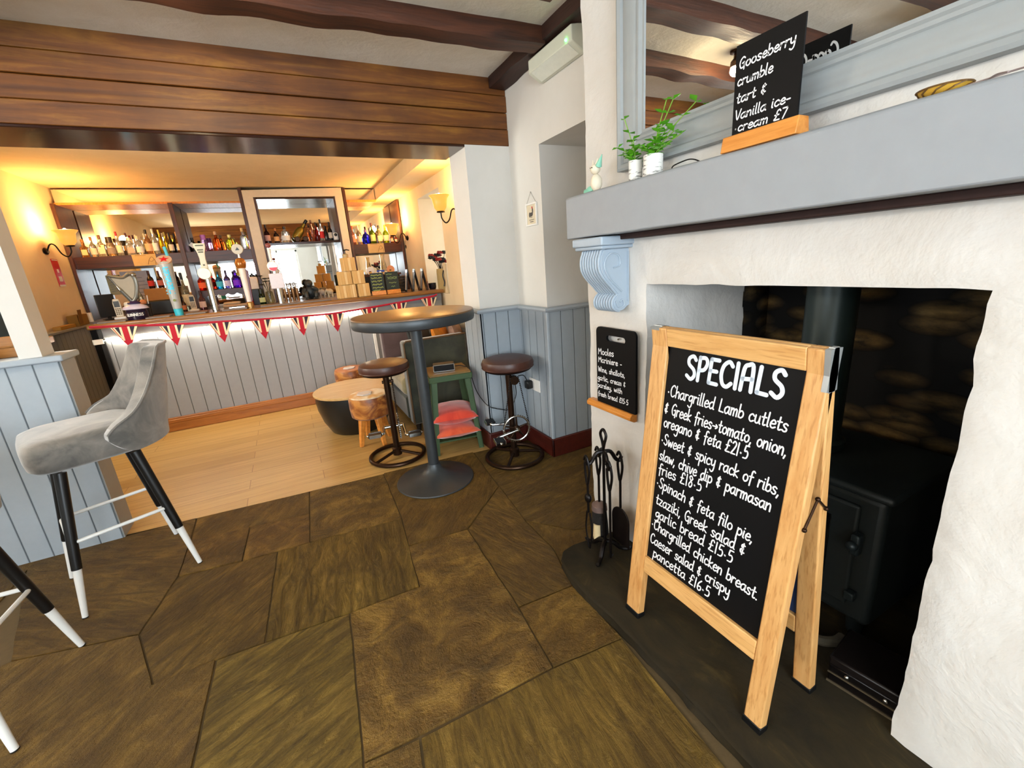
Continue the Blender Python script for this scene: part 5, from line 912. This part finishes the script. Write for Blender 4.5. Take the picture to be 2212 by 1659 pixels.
# ------------------------------------------------------------------ grey velvet bar chairs
def bar_chair():
    o = thing('velvet_bar_chair', 'x', 'bar chair', (0, 0, 0), 0, 'grey velvet bar chairs')
    # legs, black above and white below; footrest ring; the chair faces local -X
    for sx in (-1, 1):
        for sy in (-1, 1):
            a = Vector((sx*.125, sy*.125, .63)); c = Vector((sx*.215, sy*.215, 0)); m = a+(c-a)*.66
            l = MB().cyl(a, m, .0215, .018, 16).build('leg', M['black'], o); e = c + (a-c).normalized()*.004; MB().cyl(m, e, .0155, .0105, 16).build('white_tip', M['white'], l); MB().cyl(e, c, .0115, .0115, 12).build('foot_pad', M['black'], l)
    f = .175; k = .03; pts = []
    for cx_, cy_, a0 in ((f-k, f-k, 0), (-f+k, f-k, 90), (-f+k, -f+k, 180), (f-k, -f+k, 270)):
        for q in range(5): a = R(a0+q*22.5); pts.append((cx_+k*math.cos(a), cy_+k*math.sin(a), .33))
    MB().tube(pts, .008, 10, closed=True).build('footrest', M['white'], o)
    b = MB(); n = 40; prof = [(.0, .655), (.90, .652), (.98, .668), (1.0, .70), (1.0, .745), (.95, .775), (.8, .788), (.0, .790)]; vs = []; 
    for r_, z in prof:
        for i in range(n):
            a = 2*PI*i/n; ex = .32; ca, sa = math.cos(a), math.sin(a); x = math.copysign(abs(ca)**.42, ca); y = math.copysign(abs(sa)**.42, sa); vs.append((r_*x*.205-.012, r_*y*.215, z + (.012*(x < 0)*0)))
    fs = [(r_*n+i, r_*n+(i+1) % n, (r_+1)*n+(i+1) % n, (r_+1)*n+i) for r_ in range(len(prof)-1) for i in range(n)]; b.add(vs, fs); b.build('seat', M['velvet'], o, smooth=60)
    # bucket back: an upholstered shell wrapped round the rear, tall at the middle and sloping to low arms
    N = 44; rows = 9; out = []; inn = []
    for i in range(N+1):
        t = i/N*2-1; a = t*R(86); r0 = .262; ca, sa = math.cos(a), math.sin(a); q = abs(t)
        x = .245*ca*(1 if ca > 0 else .85) + (.0 if ca > 0 else 0); y = .262*sa
        if ca < 0: y = math.copysign(.262, sa)*(1-.02*ca*ca); x = .26*ca*1.0
        e = max(0, min(1, (q-.40)/.46)); e = (1-(1-e)**1.7); top = 1.095 - .275*e - .05*max(0, (q-.8)/.2)**2; bot = .668 + .075*max(0, (q-.75)/.25)**2
        ro = []; ri = []
        for k in range(rows+1):
            h = k/rows; z = bot+(top-bot)*h; lean = .055*max(0, z-.70)/.35*max(0, ca); flare = 1+.10*(h**1.5)*(1-.5*q); dz = Vector((x*flare+lean+.02, y*flare, 0)); th = .046+.012*math.sin(h*PI)
            nd = Vector((ca, sa, 0)); ro.append((dz.x+nd.x*th*.5, dz.y+nd.y*th*.5, z)); ri.append((dz.x-nd.x*th*.8, dz.y-nd.y*th*.8, z+.0))
        out.append(ro); inn.append(ri)
    vs = []; fs = []; ring = 2*(rows+1)
    for i in range(N+1): vs += out[i] + inn[i][::-1]
    for i in range(N):
        for k in range(ring): fs.append((i*ring+k, i*ring+(k+1) % ring, (i+1)*ring+(k+1) % ring, (i+1)*ring+k))
    fs.append(tuple(range(ring))); fs.append(tuple(N*ring+k for k in range(ring))[::-1])
    sh = MB().add(vs, fs).build('back_shell', M['velvet'], o, smooth=70, bevel=0.012, seg=3)
    pe = MB(); pe.tube([Vector(out[i][rows])*1.0 + Vector((0, 0, .001)) for i in range(N+1)], .006, 6); pe.build('piping', M['velvet'], sh)
    bt = MB()
    for k in range(4): bt.ball(((.298+.045*k/3), 0, .75+.075*k), .009, n=8, m=6)
    bt.build('buttons', flat('2a2624', .5), sh); return o
c1 = bar_chair(); c1['label'] = 'grey velvet bar chair beside the panelled partition, seen in full'; c1.location = (-.92, 2.54, 0); c1.rotation_euler = (0, 0, R(23))
c2 = dup(c1, (-1.215, 1.865, 0), R(176), 'grey velvet bar chair cut off by the left edge of the photo')
# ------------------------------------------------------------------ mantel, corbel, mirror
m = MB(); n = 70; vs = []
for i in range(n+1):
    y = 1.538 - i*3.3/n; d = lambda s, a: a*mnoise.noise((y*3.5, s, 1))
    vs += [(1.052+d(1, .004), y, 1.412+d(2, .004)), (1.05+d(3, .003), y, 1.562+d(4, .003)), (1.06, y, 1.568+d(4, .003)), (1.215, y, 1.568), (1.215, y, 1.412)]
m.add(vs, [(5*i+k, 5*i+(k+1) % 5, 5*i+5+(k+1) % 5, 5*i+5+k) for i in range(n) for k in range(5)] + [(0, 1, 2, 3, 4), tuple(5*n+k for k in range(5))[::-1]])
tag(m.build('mantel_shelf', M['mantel'], None, .004), 'thick grey painted mantel beam over the white fireplace', 'mantel')
tag(MB().box(1.135, 1.215, -1.7, 1.33, 1.392, 1.412).build('mantel_batten', flat('2a120c', .8, var=.3, bump=.5), None, .003), 'dark rough timber strip showing under the mantel beam', 'timber')
cb = flat('a9b8c6', .45, var=.04); o = thing('mantel_corbel', 'pale blue grey carved scroll bracket with ribbed front under the mantel', 'bracket', (0, 0, 0))
MB().box(1.048, 1.225, 1.315, 1.50, 1.375, 1.4065).box(1.055, 1.225, 1.322, 1.493, 1.362, 1.375).build('cap', cb, o, .006, 3)
pf = [(1.215, 1.361), (1.090, 1.361), (1.070, 1.345), (1.062, 1.318), (1.066, 1.285), (1.085, 1.255), (1.112, 1.228), (1.135, 1.204), (1.148, 1.190), (1.135, 1.180), (1.124, 1.162), (1.128, 1.140), (1.148, 1.126), (1.172, 1.128), (1.19, 1.140), (1.215, 1.150)]
pfs = [(p[0], p[1]) for p in smoothpts([(a, b, 0) for a, b in pf], 4)]
body = MB(); body.prism([(x+.004 if x < 1.21 else x, z) for x, z in pfs], 1.345, 1.47, 'y'); body.build('scroll', cb, o, .002)
rib = MB()
for k in range(8): y0 = 1.345 + k*.0158; rib.tube([Vector((x, y0+.0072, z)) for x, z in pfs[4:-10]], .0054, 8)
rib.build('ribs', cb, o)
sw = MB(); sw.tube(smoothpts([(1.165, 1.343, 1.20), (1.10, 1.343, 1.26), (1.082, 1.343, 1.31), (1.11, 1.343, 1.345), (1.15, 1.343, 1.335), (1.155, 1.343, 1.30), (1.125, 1.343, 1.292)], 5), .0035, 6).tube(smoothpts([(1.135, 1.343, 1.165), (1.15, 1.343, 1.14), (1.175, 1.343, 1.145), (1.17, 1.343, 1.168), (1.155, 1.343, 1.16)], 5), .0035, 6).box(1.193, 1.199, 1.340, 1.347, 1.16, 1.35); sw.build('side_scroll', cb, o)
o = thing('overmantel_mirror', 'large mirror in a moulded grey frame hanging over the mantel', 'mirror', (0, 0, 0))
Yl, Yr, Zb, Zt, X0 = 1.362, -.75, 1.628, 2.40, 1.192
prof = [(0, .0), (0, .030), (.008, .034), (.02, .030), (.026, .022), (.036, .026), (.05, .026), (.07, .020), (.082, .014), (.086, .018), (.094, .018), (.104, .010), (.112, .010), (.114, .004)]
def frame_mould(mat, par):
    cor = [(Yl, Zb), (Yr, Zb), (Yr, Zt), (Yl, Zt)]; sg = [(-1, 1), (1, 1), (1, -1), (-1, -1)]; vs = []; k = len(prof)
    for (y, z), (a, b) in zip(cor, sg):
        for d, h in prof: vs.append((X0-h, y+a*d, z+b*d))
    fs = [(i*k+j, i*k+j+1, ((i+1) % 4)*k+j+1, ((i+1) % 4)*k+j) for i in range(4) for j in range(k-1)]; MB().add(vs, fs).build('frame', mat, par, smooth=25)
frame_mould(flat('999e9f', .5, var=.05), o); MB().box(X0-.006, X0-.004, Yr+.11, Yl-.11, Zb+.11, Zt-.11).build('glass', M['mirror'], o); MB().box(X0-.003, X0-.001, Yr+.02, Yl-.02, Zb+.02, Zt-.02).build('backing', M['black'], o)

# goods on the mantel (top z 1.570)
def card(label, x, ya, yb, z0, z1):
    o = thing('table_board', label, 'menu board', (0, 0, 0))
    b = MB(); b.prism([(x-.026, z0-.038), (x+.026, z0-.038), (x+.018, z0), (x-.018, z0)], yb-.014, ya+.014, 'y'); b.build('base', M['ledge'], o, .002); MB().box(x-.0022, x+.0022, yb, ya, z0+.0005, z1).build('board', flat('060608', .6, spec=.18), o); return o
MT = 1.5725
o = card('small black board with the gooseberry crumble pudding on the mantel', 1.10, .843, .678, 1.611, 1.811)
fr = (Vector((1.0976, .843, 1.611)), Vector((0, -1, 0)), Vector((0, 0, 1)), Vector((-1, 0, 0))); q = MB(); W = .0042
for s, x0, x1, y, xh, dy in (('Gooseberry', .010, .148, .147, .0125, .003), ('crumble', .008, .10, .111, .0125, .0), ('tart &', .008, .088, .073, .0125, .0), ('Vanilla ice-', .006, .148, .036, .0118, .0), ('·cream £7', .006, .142, .009, .0115, -.003)): write(q, s, (x0, y), (x1, y+dy), xh, W*.75, fr, .12)
q.build('lettering', M['chalk'], o)
fr = (Vector((1.1024, .678, 1.611)), Vector((0, 1, 0)), Vector((0, 0, 1)), Vector((1, 0, 0))); q = MB(); write(q, 'Coca-Cola', (.02, .15), (.145, .152), .016, .005, fr, .3); write(q, 'DRINKS LIST', (.03, .125), (.13, .125), .005, .002, fr, 0); q.build('back_lettering', M['chalk'], o)
def plant(label, x, y, r, h, stems):
    o = thing('birch_pot_plant', label, 'pot plant', (x, y, MT)); MB().lathe([(r*.95, 0), (r, .004), (r, h), (r*.86, h), (r*.84, h-.008)], n=24).build('pot', M['bark'], o); s = MB(); L = MB(); gr = random.Random(int(y*1000))
    for (dx, dy, hh, nl) in stems:
        p = smoothpts([(0, 0, h*.8), (dx*.35, dy*.35, h+hh*.45), (dx, dy, h+hh)], 5); s.tube(p, .0016, 5)
        for k in range(nl):
            c = p[int((k+1)/(nl)*(len(p)-1))]
            for sgn in (0, 1):
                a = k*1.57+sgn*PI + gr.uniform(-.3, .3); ln = gr.uniform(.020, .036); dv = Vector((math.cos(a), math.sin(a), gr.uniform(-.1, .6))).normalized(); sd = dv.cross(Vector((0, 0, 1))).normalized(); c2 = c + dv*ln; w_ = ln*.36; md = c + dv*ln*.45 + Vector((0, 0, .003))
                L.add([c, md+sd*w_, c2, md-sd*w_, md-Vector((0, 0, .004))], [(0, 1, 4), (1, 2, 4), (2, 3, 4), (3, 0, 4)])
    s.build('stems', flat('7aa838', .6), o); L.build('leaves', flat('5fae1e', .5, var=.35, scale=25), o); return o
plant('small plant with round leaves in the left birch bark pot on the mantel', 1.115, 1.215, .022, .062, [(-.02, .03, .13, 4), (-.03, .05, .05, 4), (.0, .04, .03, 4), (-.02, -.01, .06, 4), (.0, .02, .04, 4), (-.03, .02, .02, 3)])
plant('taller plant with upright sprigs in the right birch bark pot on the mantel', 1.115, 1.135, .03, .062, [(-.02, -.07, .13, 6), (-.015, -.09, .125, 6), (.0, -.16, .10, 5), (-.03, -.05, .05, 5), (-.03, .03, .03, 5), (-.035, -.08, .01, 5), (.01, -.04, .06, 5), (-.02, -.10, .04, 5), (-.035, .0, .02, 5), (-.03, -.03, .03, 5), (-.01, -.12, .03, 5)])
o = thing('cat_figurine', 'cream and mint green cat figurine on the left end of the mantel', 'figurine', (1.10, 1.405, MT), R(-10)); cr = flat('e8dcc4', .5); mint = flat('8ccdb4', .5)
b = MB(); b.ball((0, 0, .028), .022, .022, .03); b.ball((0, .006, .075), .019, .019, .018); b.cyl((0, .016, .088), (-.001, .022, .108), .007, .001, 8); b.cyl((0, -.006, .088), (.001, -.012, .108), .007, .001, 8); b.build('body', cr, o)
MB().cyl((.004, -.012, .082), (.006, -.036, .116), .012, .001, 12).build('hat', mint, o); MB().tube(smoothpts([(-.005, .01, .012), (-.012, .04, .008), (-.012, .07, .006)], 5), [.012]*5+[.009]*5+[.006], 8).build('scarf', mint, o); e = MB(); e.ball((-.0175, .010, .079), .0025, n=6, m=4).ball((-.0175, -.001, .079), .0025, n=6, m=4); e.build('eyes', M['black'], o)
tag(MB().tube(smoothpts([(1.10, 1.045, MT+.002), (1.10, 1.035, MT+.011), (1.10, .99, MT+.016), (1.10, .965, MT+.013), (1.10, .94, MT+.002)], 4), .0018, 6).build('wire_hoop', M['iron'], None), 'thin dark wire hoop lying on the mantel right of the plants', 'wire')
o = thing('wicker_bowl', 'shallow woven amber bowl at the right of the mantel', 'bowl', (1.105, .425, MT)); b = MB(); b.lathe([(.020, 0), (.032, .006), (.037, .0115), (.035, .012), (.030, .007)], n=28); b.build('bowl', flat('d8a83c', .35, var=.3, scale=60), o); q = MB()
for k in range(9): a = k*2*PI/9; q.tube([(.024*math.cos(a), .024*math.sin(a), .001), (.0335*math.cos(a+.4), .0335*math.sin(a+.4), .0066), (.038*math.cos(a+.8), .038*math.sin(a+.8), .012)], .0016, 5)
q.tube([(.0375*math.cos(a*PI/14), .0375*math.sin(a*PI/14), .012) for a in range(28)], .0016, 5, closed=True); q.build('weave', flat('6a4a20', .5), o)
tag(MB().tube(smoothpts([(1.09, .395, MT+.002), (1.10, .37, MT+.006), (1.11, .34, MT+.010), (1.10, .30, MT+.007), (1.12, .24, MT+.002)], 5), .0016, 6).tube(smoothpts([(1.10, .365, MT+.006), (1.08, .35, MT+.005), (1.07, .335, MT+.002)], 4), .0016, 6).build('fairy_light_cable', flat('8a7a76', .5), None), 'thin grey cable looping along the right of the mantel', 'cable')

# ------------------------------------------------------------------ wall things on the right
o = thing('emergency_light', 'white emergency light with a green indicator high on the right wall', 'light', (1.4745, 2.13, 2.262)); b = MB(); b.prism([(0, 0), (-.025, 0), (-.09, .035), (-.09, .10), (-.03, .112), (0, .112)], -.20, .20, 'y'); v2 = [(v[0], v[2], v[1]) if False else v for v in b.v]; b.build('housing', flat('d8dccc', .35, var=.04), o, .006, 3); MB().prism([(-.0275, -.0015), (-.092, .0325), (-.0905, .035), (-.026, .001)], -.17, .17, 'y').build('diffuser', flat('e2e6da', .25), o); MB().ball((-.0915, -.16, .05), .007, n=10, m=6).build('green_led', emit('20ff60', 12), o)
o = thing('hanging_picture', 'tiny white framed cockerel picture hanging from string on the right wall', 'picture', (1.4745, 2.53, 1.547)); b = MB()
for a in ((-.068, .068, 0, .010), (-.068, .068, .124, .134), (-.068, -.056, .010, .124), (.056, .068, .010, .124)): b.box(-.012, 0, a[0], a[1], a[2], a[3])
b.build('frame', M['white'], o, .002); MB().box(-.006, -.003, -.056, .056, .010, .124).build('paper', flat('d8cbb0', .7), o); q = MB(); q.ball((-.0064, .0, .068), .0005, .018, .012, 12, 6); q.ball((-.0064, .02, .066), .0005, .012, .016, 12, 6); q.ball((-.0064, -.015, .088), .0005, .008, .018, 10, 6); q.box(-.0068, -.0062, -.005, -.003, .046, .06).box(-.0068, -.0062, .004, .006, .046, .06).box(-.0068, -.0062, -.03, .03, .034, .037).box(-.0068, -.0062, -.02, .02, .022, .026); q.build('cockerel', flat('4a4440', .7), o); MB().ball((-.0066, -.012, .106), .0005, .007, .008, 8, 5).build('red_comb', flat('c02820', .7), o); MB().tube([(-.005, .06, .13), (-.004, 0, .198), (-.005, -.06, .13)], .0014, 5).cyl((0, 0, .198), (-.008, 0, .198), .002, n=6).build('string', flat('a8a49c', .6), o)
# mussels board on the chimney pier
o = thing('cutting_board_sign', 'small black board with slot handle listing mussels on the white chimney pier', 'menu board', (0, 0, 0)); xb = 1.172; yl, yr, zb, zt, rc = 1.518, 1.272, .704, 1.046, .022
out = []
for cy, cz, a0 in ((yr+rc, zb+.004, 180), (yl-rc, zb+.004, 270), (yl-rc, zt-rc, 0), (yr+rc, zt-rc, 90)):
    rr = rc if cz > .8 else .004
    for k in range(7):
        a = R(a0+k*15); cyy = cy + ((rc-rr) if cy > 1.4 else -(rc-rr)) if rr != rc else cy; out.append((cyy+rr*math.cos(a), cz+rr*math.sin(a)))
sl = []
for cy, a0 in ((1.437, -90), (1.345, 90)):
    for k in range(9): a = R(a0+k*22.5); sl.append((cy+.0125*math.cos(a), 1.002+.0125*math.sin(a)))
bm = bmesh.new()
def loop(p, x): vv = [bm.verts.new((x, a, b)) for a, b in p]; return vv, [bm.edges.new((vv[i], vv[(i+1) % len(vv)])) for i in range(len(vv))]
vo, eo = loop(out, xb); vi, ei = loop(sl, xb); bmesh.ops.triangle_fill(bm, use_beauty=True, edges=eo+ei)
ex = bmesh.ops.extrude_face_region(bm, geom=list(bm.faces)); bmesh.ops.translate(bm, vec=(.010, 0, 0), verts=[g for g in ex['geom'] if isinstance(g, bmesh.types.BMVert)]); bmesh.ops.recalc_face_normals(bm, faces=bm.faces)
me = bpy.data.meshes.new('board'); bm.to_mesh(me); bm.free(); me.materials.append(flat('060608', .6, spec=.18)); bo = bpy.data.objects.new('board', me); col.objects.link(bo); bo.parent = o
lp = [(xb+.018, .667), (xb+.004, .667), (xb-.018, .678), (xb-.020, .692), (xb-.008, .704), (xb+.018, .704)]; MB().prism(lp, 1.283, 1.575, 'y').build('ledge', M['ledge'], o, .002)
fr = (Vector((xb-.0003, 1.518, .704)), Vector((0, -1, 0)), Vector((0, 0, 1)), Vector((-1, 0, 0))); q = MB()
for s, x0, x1, y, xh in (('Mooles', .012, .118, .220, .016), ('Mariniere -', .012, .168, .185, .014), ('Wine, shallots,', .010, .186, .142, .0125), ('garlic, cream &', .006, .19, .103, .0125), ('parsley, with', .004, .168, .068, .0125), ('fresh bread £15·5', .006, .205, .028, .012)): write(q, s, (x0, y), (x1, y+.004), xh, .0036, fr, .05)
q.build('lettering', M['chalk'], o)
tag(MB().cyl((1.185, 1.391, 1.0), (1.21, 1.391, 1.0), .004, n=8).build('hook_nail', M['chrome'], None), 'nail holding the mussels board through its slot handle', 'nail')

# ------------------------------------------------------------------ companion set on the hearth
hx, hy = 1.055, 1.335; HZ = .063
o = thing('companion_stand', 'wrought iron fireside companion stand on the hearth end', 'fireside stand', (hx, hy, HZ)); b = MB(); b.tube(smoothpts([(0, 0, .50), (.004, .012, .53), (0, .018, .565), (0, 0, .588), (0, -.018, .565), (-.004, -.012, .53), (0, 0, .50)], 6), .006, 8); b.build('loop_handle', M['iron'], o); MB().cyl((0, 0, .03), (0, 0, .49), .0065, n=10).build('rod', M['iron'], o)
arms = [R(a) for a in (70, 160, 250, 340)]
for a in arms:
    c, s = math.cos(a), math.sin(a); MB().tube(smoothpts([(0, 0, .49), (.03*c, .03*s, .485), (.052*c, .052*s, .45), (.068*c, .068*s, .44), (.078*c, .078*s, .458)], 5), .0085, 8).build('hook', M['iron'], o)
for a in (R(100), R(215), R(335)):
    c, s = math.cos(a), math.sin(a); MB().tube(smoothpts([(0, 0, .055), (.035*c, .035*s, .045), (.07*c, .07*s, .012), (.105*c, .105*s, .006), (.115*c, .115*s, .016)], 5), [.011]*10+[.009]*10+[.007], 8).build('leg', M['iron'], o)
def tool(name, label, a, kind):
    c, s = math.cos(a), math.sin(a); o = thing(name, label, 'fire tool', (hx+.072*c, hy+.072*s, HZ)); t = MB(); t.tube(smoothpts([(.0, .02, .455), (.0, .008, .475), (0, -.006, .455), (0, -.014, .41), (0, -.004, .355), (0, .004, .345), (0, .014, .40), (0, .016, .44)], 5), .0055, 8); t.build('handle', M['iron'], o); MB().tube([(0, 0, .352), (0, 0, .21 if kind != 'poker' else .02)], .0055, 8).build('shaft', M['iron'], o)
    if kind == 'shovel':
        b = MB(); oval = [(.055*math.sin(k*PI/12), .21 - .055*(1-math.cos(k*PI/12))) for k in range(-6, 7)] + [(.055, .03), (-.055, .03)]; b.prism([(p[0], p[1]) for p in oval], -.003, .003, 'x'); b.build('pan', flat('1e1614', .4, .5, var=.4), o, .002)
    elif kind == 'brush':
        MB().lathe([(.012, .21), (.034, .195), (.036, .17), (.032, .165)], n=18).build('ferrule', flat('7a6660', .45, .4), o); b = MB()
        b.lathe([(.032, .165), (.037, .10), (.040, .05)], n=22); b.build('bristles', flat('16100c', .9, var=.5, bump=.8, scale=80), o); q = MB(); q.lathe([(.018, .11), (.021, .05), (.018, .03)], (-.022, -.012, 0), 12); q.build('pale_bristles', flat('e0c89a', .9), o)
    elif kind == 'tongs': MB().tube(smoothpts([(0, .01, .21), (0, .02, .12), (0, .004, .03)], 5), .004, 6).tube(smoothpts([(0, -.01, .21), (0, -.02, .12), (0, -.004, .03)], 5), .004, 6).ball((0, 0, .28), .014, .018, .022).build('jaws', M['iron'], o)
    else: MB().tube([(0, 0, .02), (.012, 0, .035)], .004, 6).build('tip', M['iron'], o)
tool('fire_tongs', 'iron tongs hanging on the far left of the companion stand', arms[1], 'tongs'); tool('hearth_shovel', 'round backed black shovel hanging at the right of the companion stand', arms[3], 'shovel'); tool('hearth_brush', 'hearth brush with dark and pale bristles on the companion stand', arms[0], 'brush'); tool('fire_poker', 'plain iron poker hanging nearest the viewer on the companion stand', arms[2], 'poker')

# ------------------------------------------------------------------ folding specials board
o = thing('specials_board', 'pine folding pavement board headed SPECIALS standing on the hearth', 'menu board', (0, 0, 0)); L = 1.052; th = math.atan2(.12, 1.04)
def leaf(xf, sgn):   # local u along -Y, v up the slope, n out of the face
    ang = th*sgn; U = Vector((0, -1, 0)); V_ = Vector((math.sin(ang), 0, math.cos(ang))); N_ = Vector((-math.cos(ang), 0, math.sin(ang))); O = Vector((xf, 1.05, .068))
    return Matrix(((U.x, V_.x, N_.x, O.x), (U.y, V_.y, N_.y, O.y), (U.z, V_.z, N_.z, O.z), (0, 0, 0, 1))), (O, U, V_, N_)
mf, ff = leaf(.915, 1); D = .030
MB().box(.010, .073, 0, L, -D, 0, mf).build('left_stile', M['pine'], o, .004); MB().box(.490, .540, 0, L, -D, 0, mf).build('right_stile', M['pine'], o, .004); MB().box(.073, .490, .995, L, -D, -.0005, mf).build('top_rail', M['pineY'], o, .003); MB().box(.073, .490, .190, .250, -D, -.0005, mf).build('bottom_rail', M['pineY'], o, .003)
pn = MB().box(.070, .493, .247, .998, -.020, -.012, mf).build('panel', flat('060608', .6, var=.3, scale=5, spec=.18), o)
q = MB(); fp = (ff[0] - ff[3]*.012, ff[1], ff[2], ff[3])
for s, x0, x1, ya, yb, xh, wd in (('·Chargrilled Lamb cutlets', .084, .468, .836, .834, .0205, .0042), ('& Greek fries>tomato, onion,', .080, .476, .778, .774, .0205, .0042), ('oregano & feta £21·5', .083, .380, .731, .729, .0205, .0042), ('·Sweet & spicy rack of ribs,', .080, .476, .672, .667, .0205, .0042), ('slaw, chive dip & parmasan', .080, .462, .616, .617, .0205, .0042), ('fries £18·5', .083, .255, .566, .577, .0205, .0042),
 ('·Spinach & feta filo pie,', .080, .430, .520, .508, .0205, .0042), ('tzaziki, Greek salad &', .086, .415, .459, .461, .0205, .0042), ('garlic bread £15·5', .090, .384, .410, .416, .0205, .0042), ('·Chargrilled chicken breast.', .078, .468, .366, .358, .0205, .0042), ('Caeser salad & crispy', .080, .390, .309, .313, .020, .0042), ('pancetta £16·5', .099, .330, .264, .264, .020, .0042)): write(q, s, (x0, ya), (x1, yb), xh, wd, fp, .10)
q.build('lettering', M['chalk'], o); q = MB(); write(q, 'SPECIALS', (.146, .905), (.448, .913), .0385, .0115, fp, .05); q.build('heading', flat('dce8f6', .7), o)
mb_, fb = leaf(1.172, -1)
MB().box(.010, .073, 0, L, 0, D, mb_).build('back_leg', M['pine'], o, .004); MB().box(.490, .540, 0, L, 0, D, mb_).build('back_leg', M['pine'], o, .004); MB().box(.073, .490, .995, L, .0005, D, mb_).build('back_top_rail', M['pineY'], o, .003); MB().box(.073, .490, .190, .250, .0005, D, mb_).build('back_bottom_rail', M['pineY'], o, .003); MB().box(.070, .493, .247, .998, .010, .018, mb_).build('back_panel', flat('1c3f78', .5), o)
for mm, zz in ((mf, (-D-.001, .001)), (mb_, (-.001, D+.001))):
    for a, b_ in ((.009, .045), (.529, .5415)): MB().box(a, b_, L-.10 if a > .4 else L-.008, L+.0015, zz[0], zz[1], mm).build('hinge_plate', flat('b8bcbc', .35, .6), o)
for mm, n0 in ((mf, -D-.002), (mb_, -.002)):
    for a in (.008, .488): MB().box(a, a+.067 if a < .1 else .542, -.010, .012, n0, n0+D+.004, mm).build('rubber_foot', M['black'], o, .002)
wp = lambda mm, u, v, nn: mm @ Vector((u, v, nn))
st = MB(); A_ = wp(mf, .5435, .61, -.015); B_ = wp(mb_, .5435, .64, .015); top = (A_+B_)/2 + Vector((0, 0, .055)); st.tube([A_, top], .0032, 8); st.tube([top, B_], .0032, 8); st.ball(A_, .006).ball(B_, .006).ball(top, .006); st.build('folding_stay', M['bronze'], o)

# ------------------------------------------------------------------ stove inside the fireplace
o = thing('wood_stove', 'dark wood burning stove with flue pipe deep in the fireplace', 'stove', (0, 0, 0)); sx0, sx1, sy0, sy1 = 1.44, 1.86, .515, 1.04
MB().box(sx0, sx1, sy0, sy1, .13, .585).build('body', M['stove'], o, .02, 4); MB().box(sx0-.02, sx1+.01, sy0-.02, sy1+.02, .585, .612).build('top_plate', M['stove'], o, .012, 3); MB().lathe([(.09, .613), (.092, .64), (.078, .65), (.075, .66), (.075, 1.40)], (1.64, .835, 0), 36).build('flue_pipe', flat('24302e', .4, .3, var=.15), o)
d = MB().box(sx0-.018, sx0-.001, sy0+.06, sy1-.03, .19, .55).build('door', M['stove'], o, .02, 4); MB().box(sx0-.022, sx0-.0185, sy0+.13, sy1-.10, .27, .49).build('window', flat('060708', .1), d, .01); MB().box(sx0-.05, sx0-.018, sy0+.035, sy0+.06, .40, .47).ball((sx0-.055, sy0+.05, .435), .016).build('handle', flat('2c3436', .4, .5), d, .006); MB().box(sx0-.03, sx0-.001, sy0+.035, sy0+.065, .22, .25).build('latch', flat('2c3436', .4, .5), o, .005)
for y in (sy0+.05, sy1-.05):
    for x in (sx0+.05, sx1-.05): MB().cyl((x, y, .062), (x, y, .131), .022, .028, 12).build('leg', M['stove'], o)
tag(MB().tube(smoothpts([(1.30, .99, .075), (1.32, .82, .085), (1.32, .68, .082), (1.335, .60, .076), (1.375, .565, .075), (1.41, .56, .076)], 6), .016, 10).build('ash_lip', flat('5c5648', .7, var=.2), None), 'grey curved ash lip on the hearth in front of the stove', 'fender')
o = thing('coal_chest', 'black studded chest at the right side of the fireplace opening', 'chest', (1.315, .435, .0635), R(8)); MB().box(-.075, .075, -.085, .085, 0, .062).build('body', flat('100c0b', .22, .2), o, .004); MB().box(-.078, .078, -.088, .088, .0625, .092).build('lid', flat('16100e', .3, .2), o, .006); s_ = MB()
for yy in (-.05, .04): s_.ball((-.0785, yy, .052), .007, n=8, m=6)
s_.build('studs', M['chrome'], o); MB().box(-.079, -.0752, -.086, .086, 0, .006).box(-.079, -.0752, -.086, .086, .034, .037).build('edge_strip', flat('8a7a60', .3, .7), o)
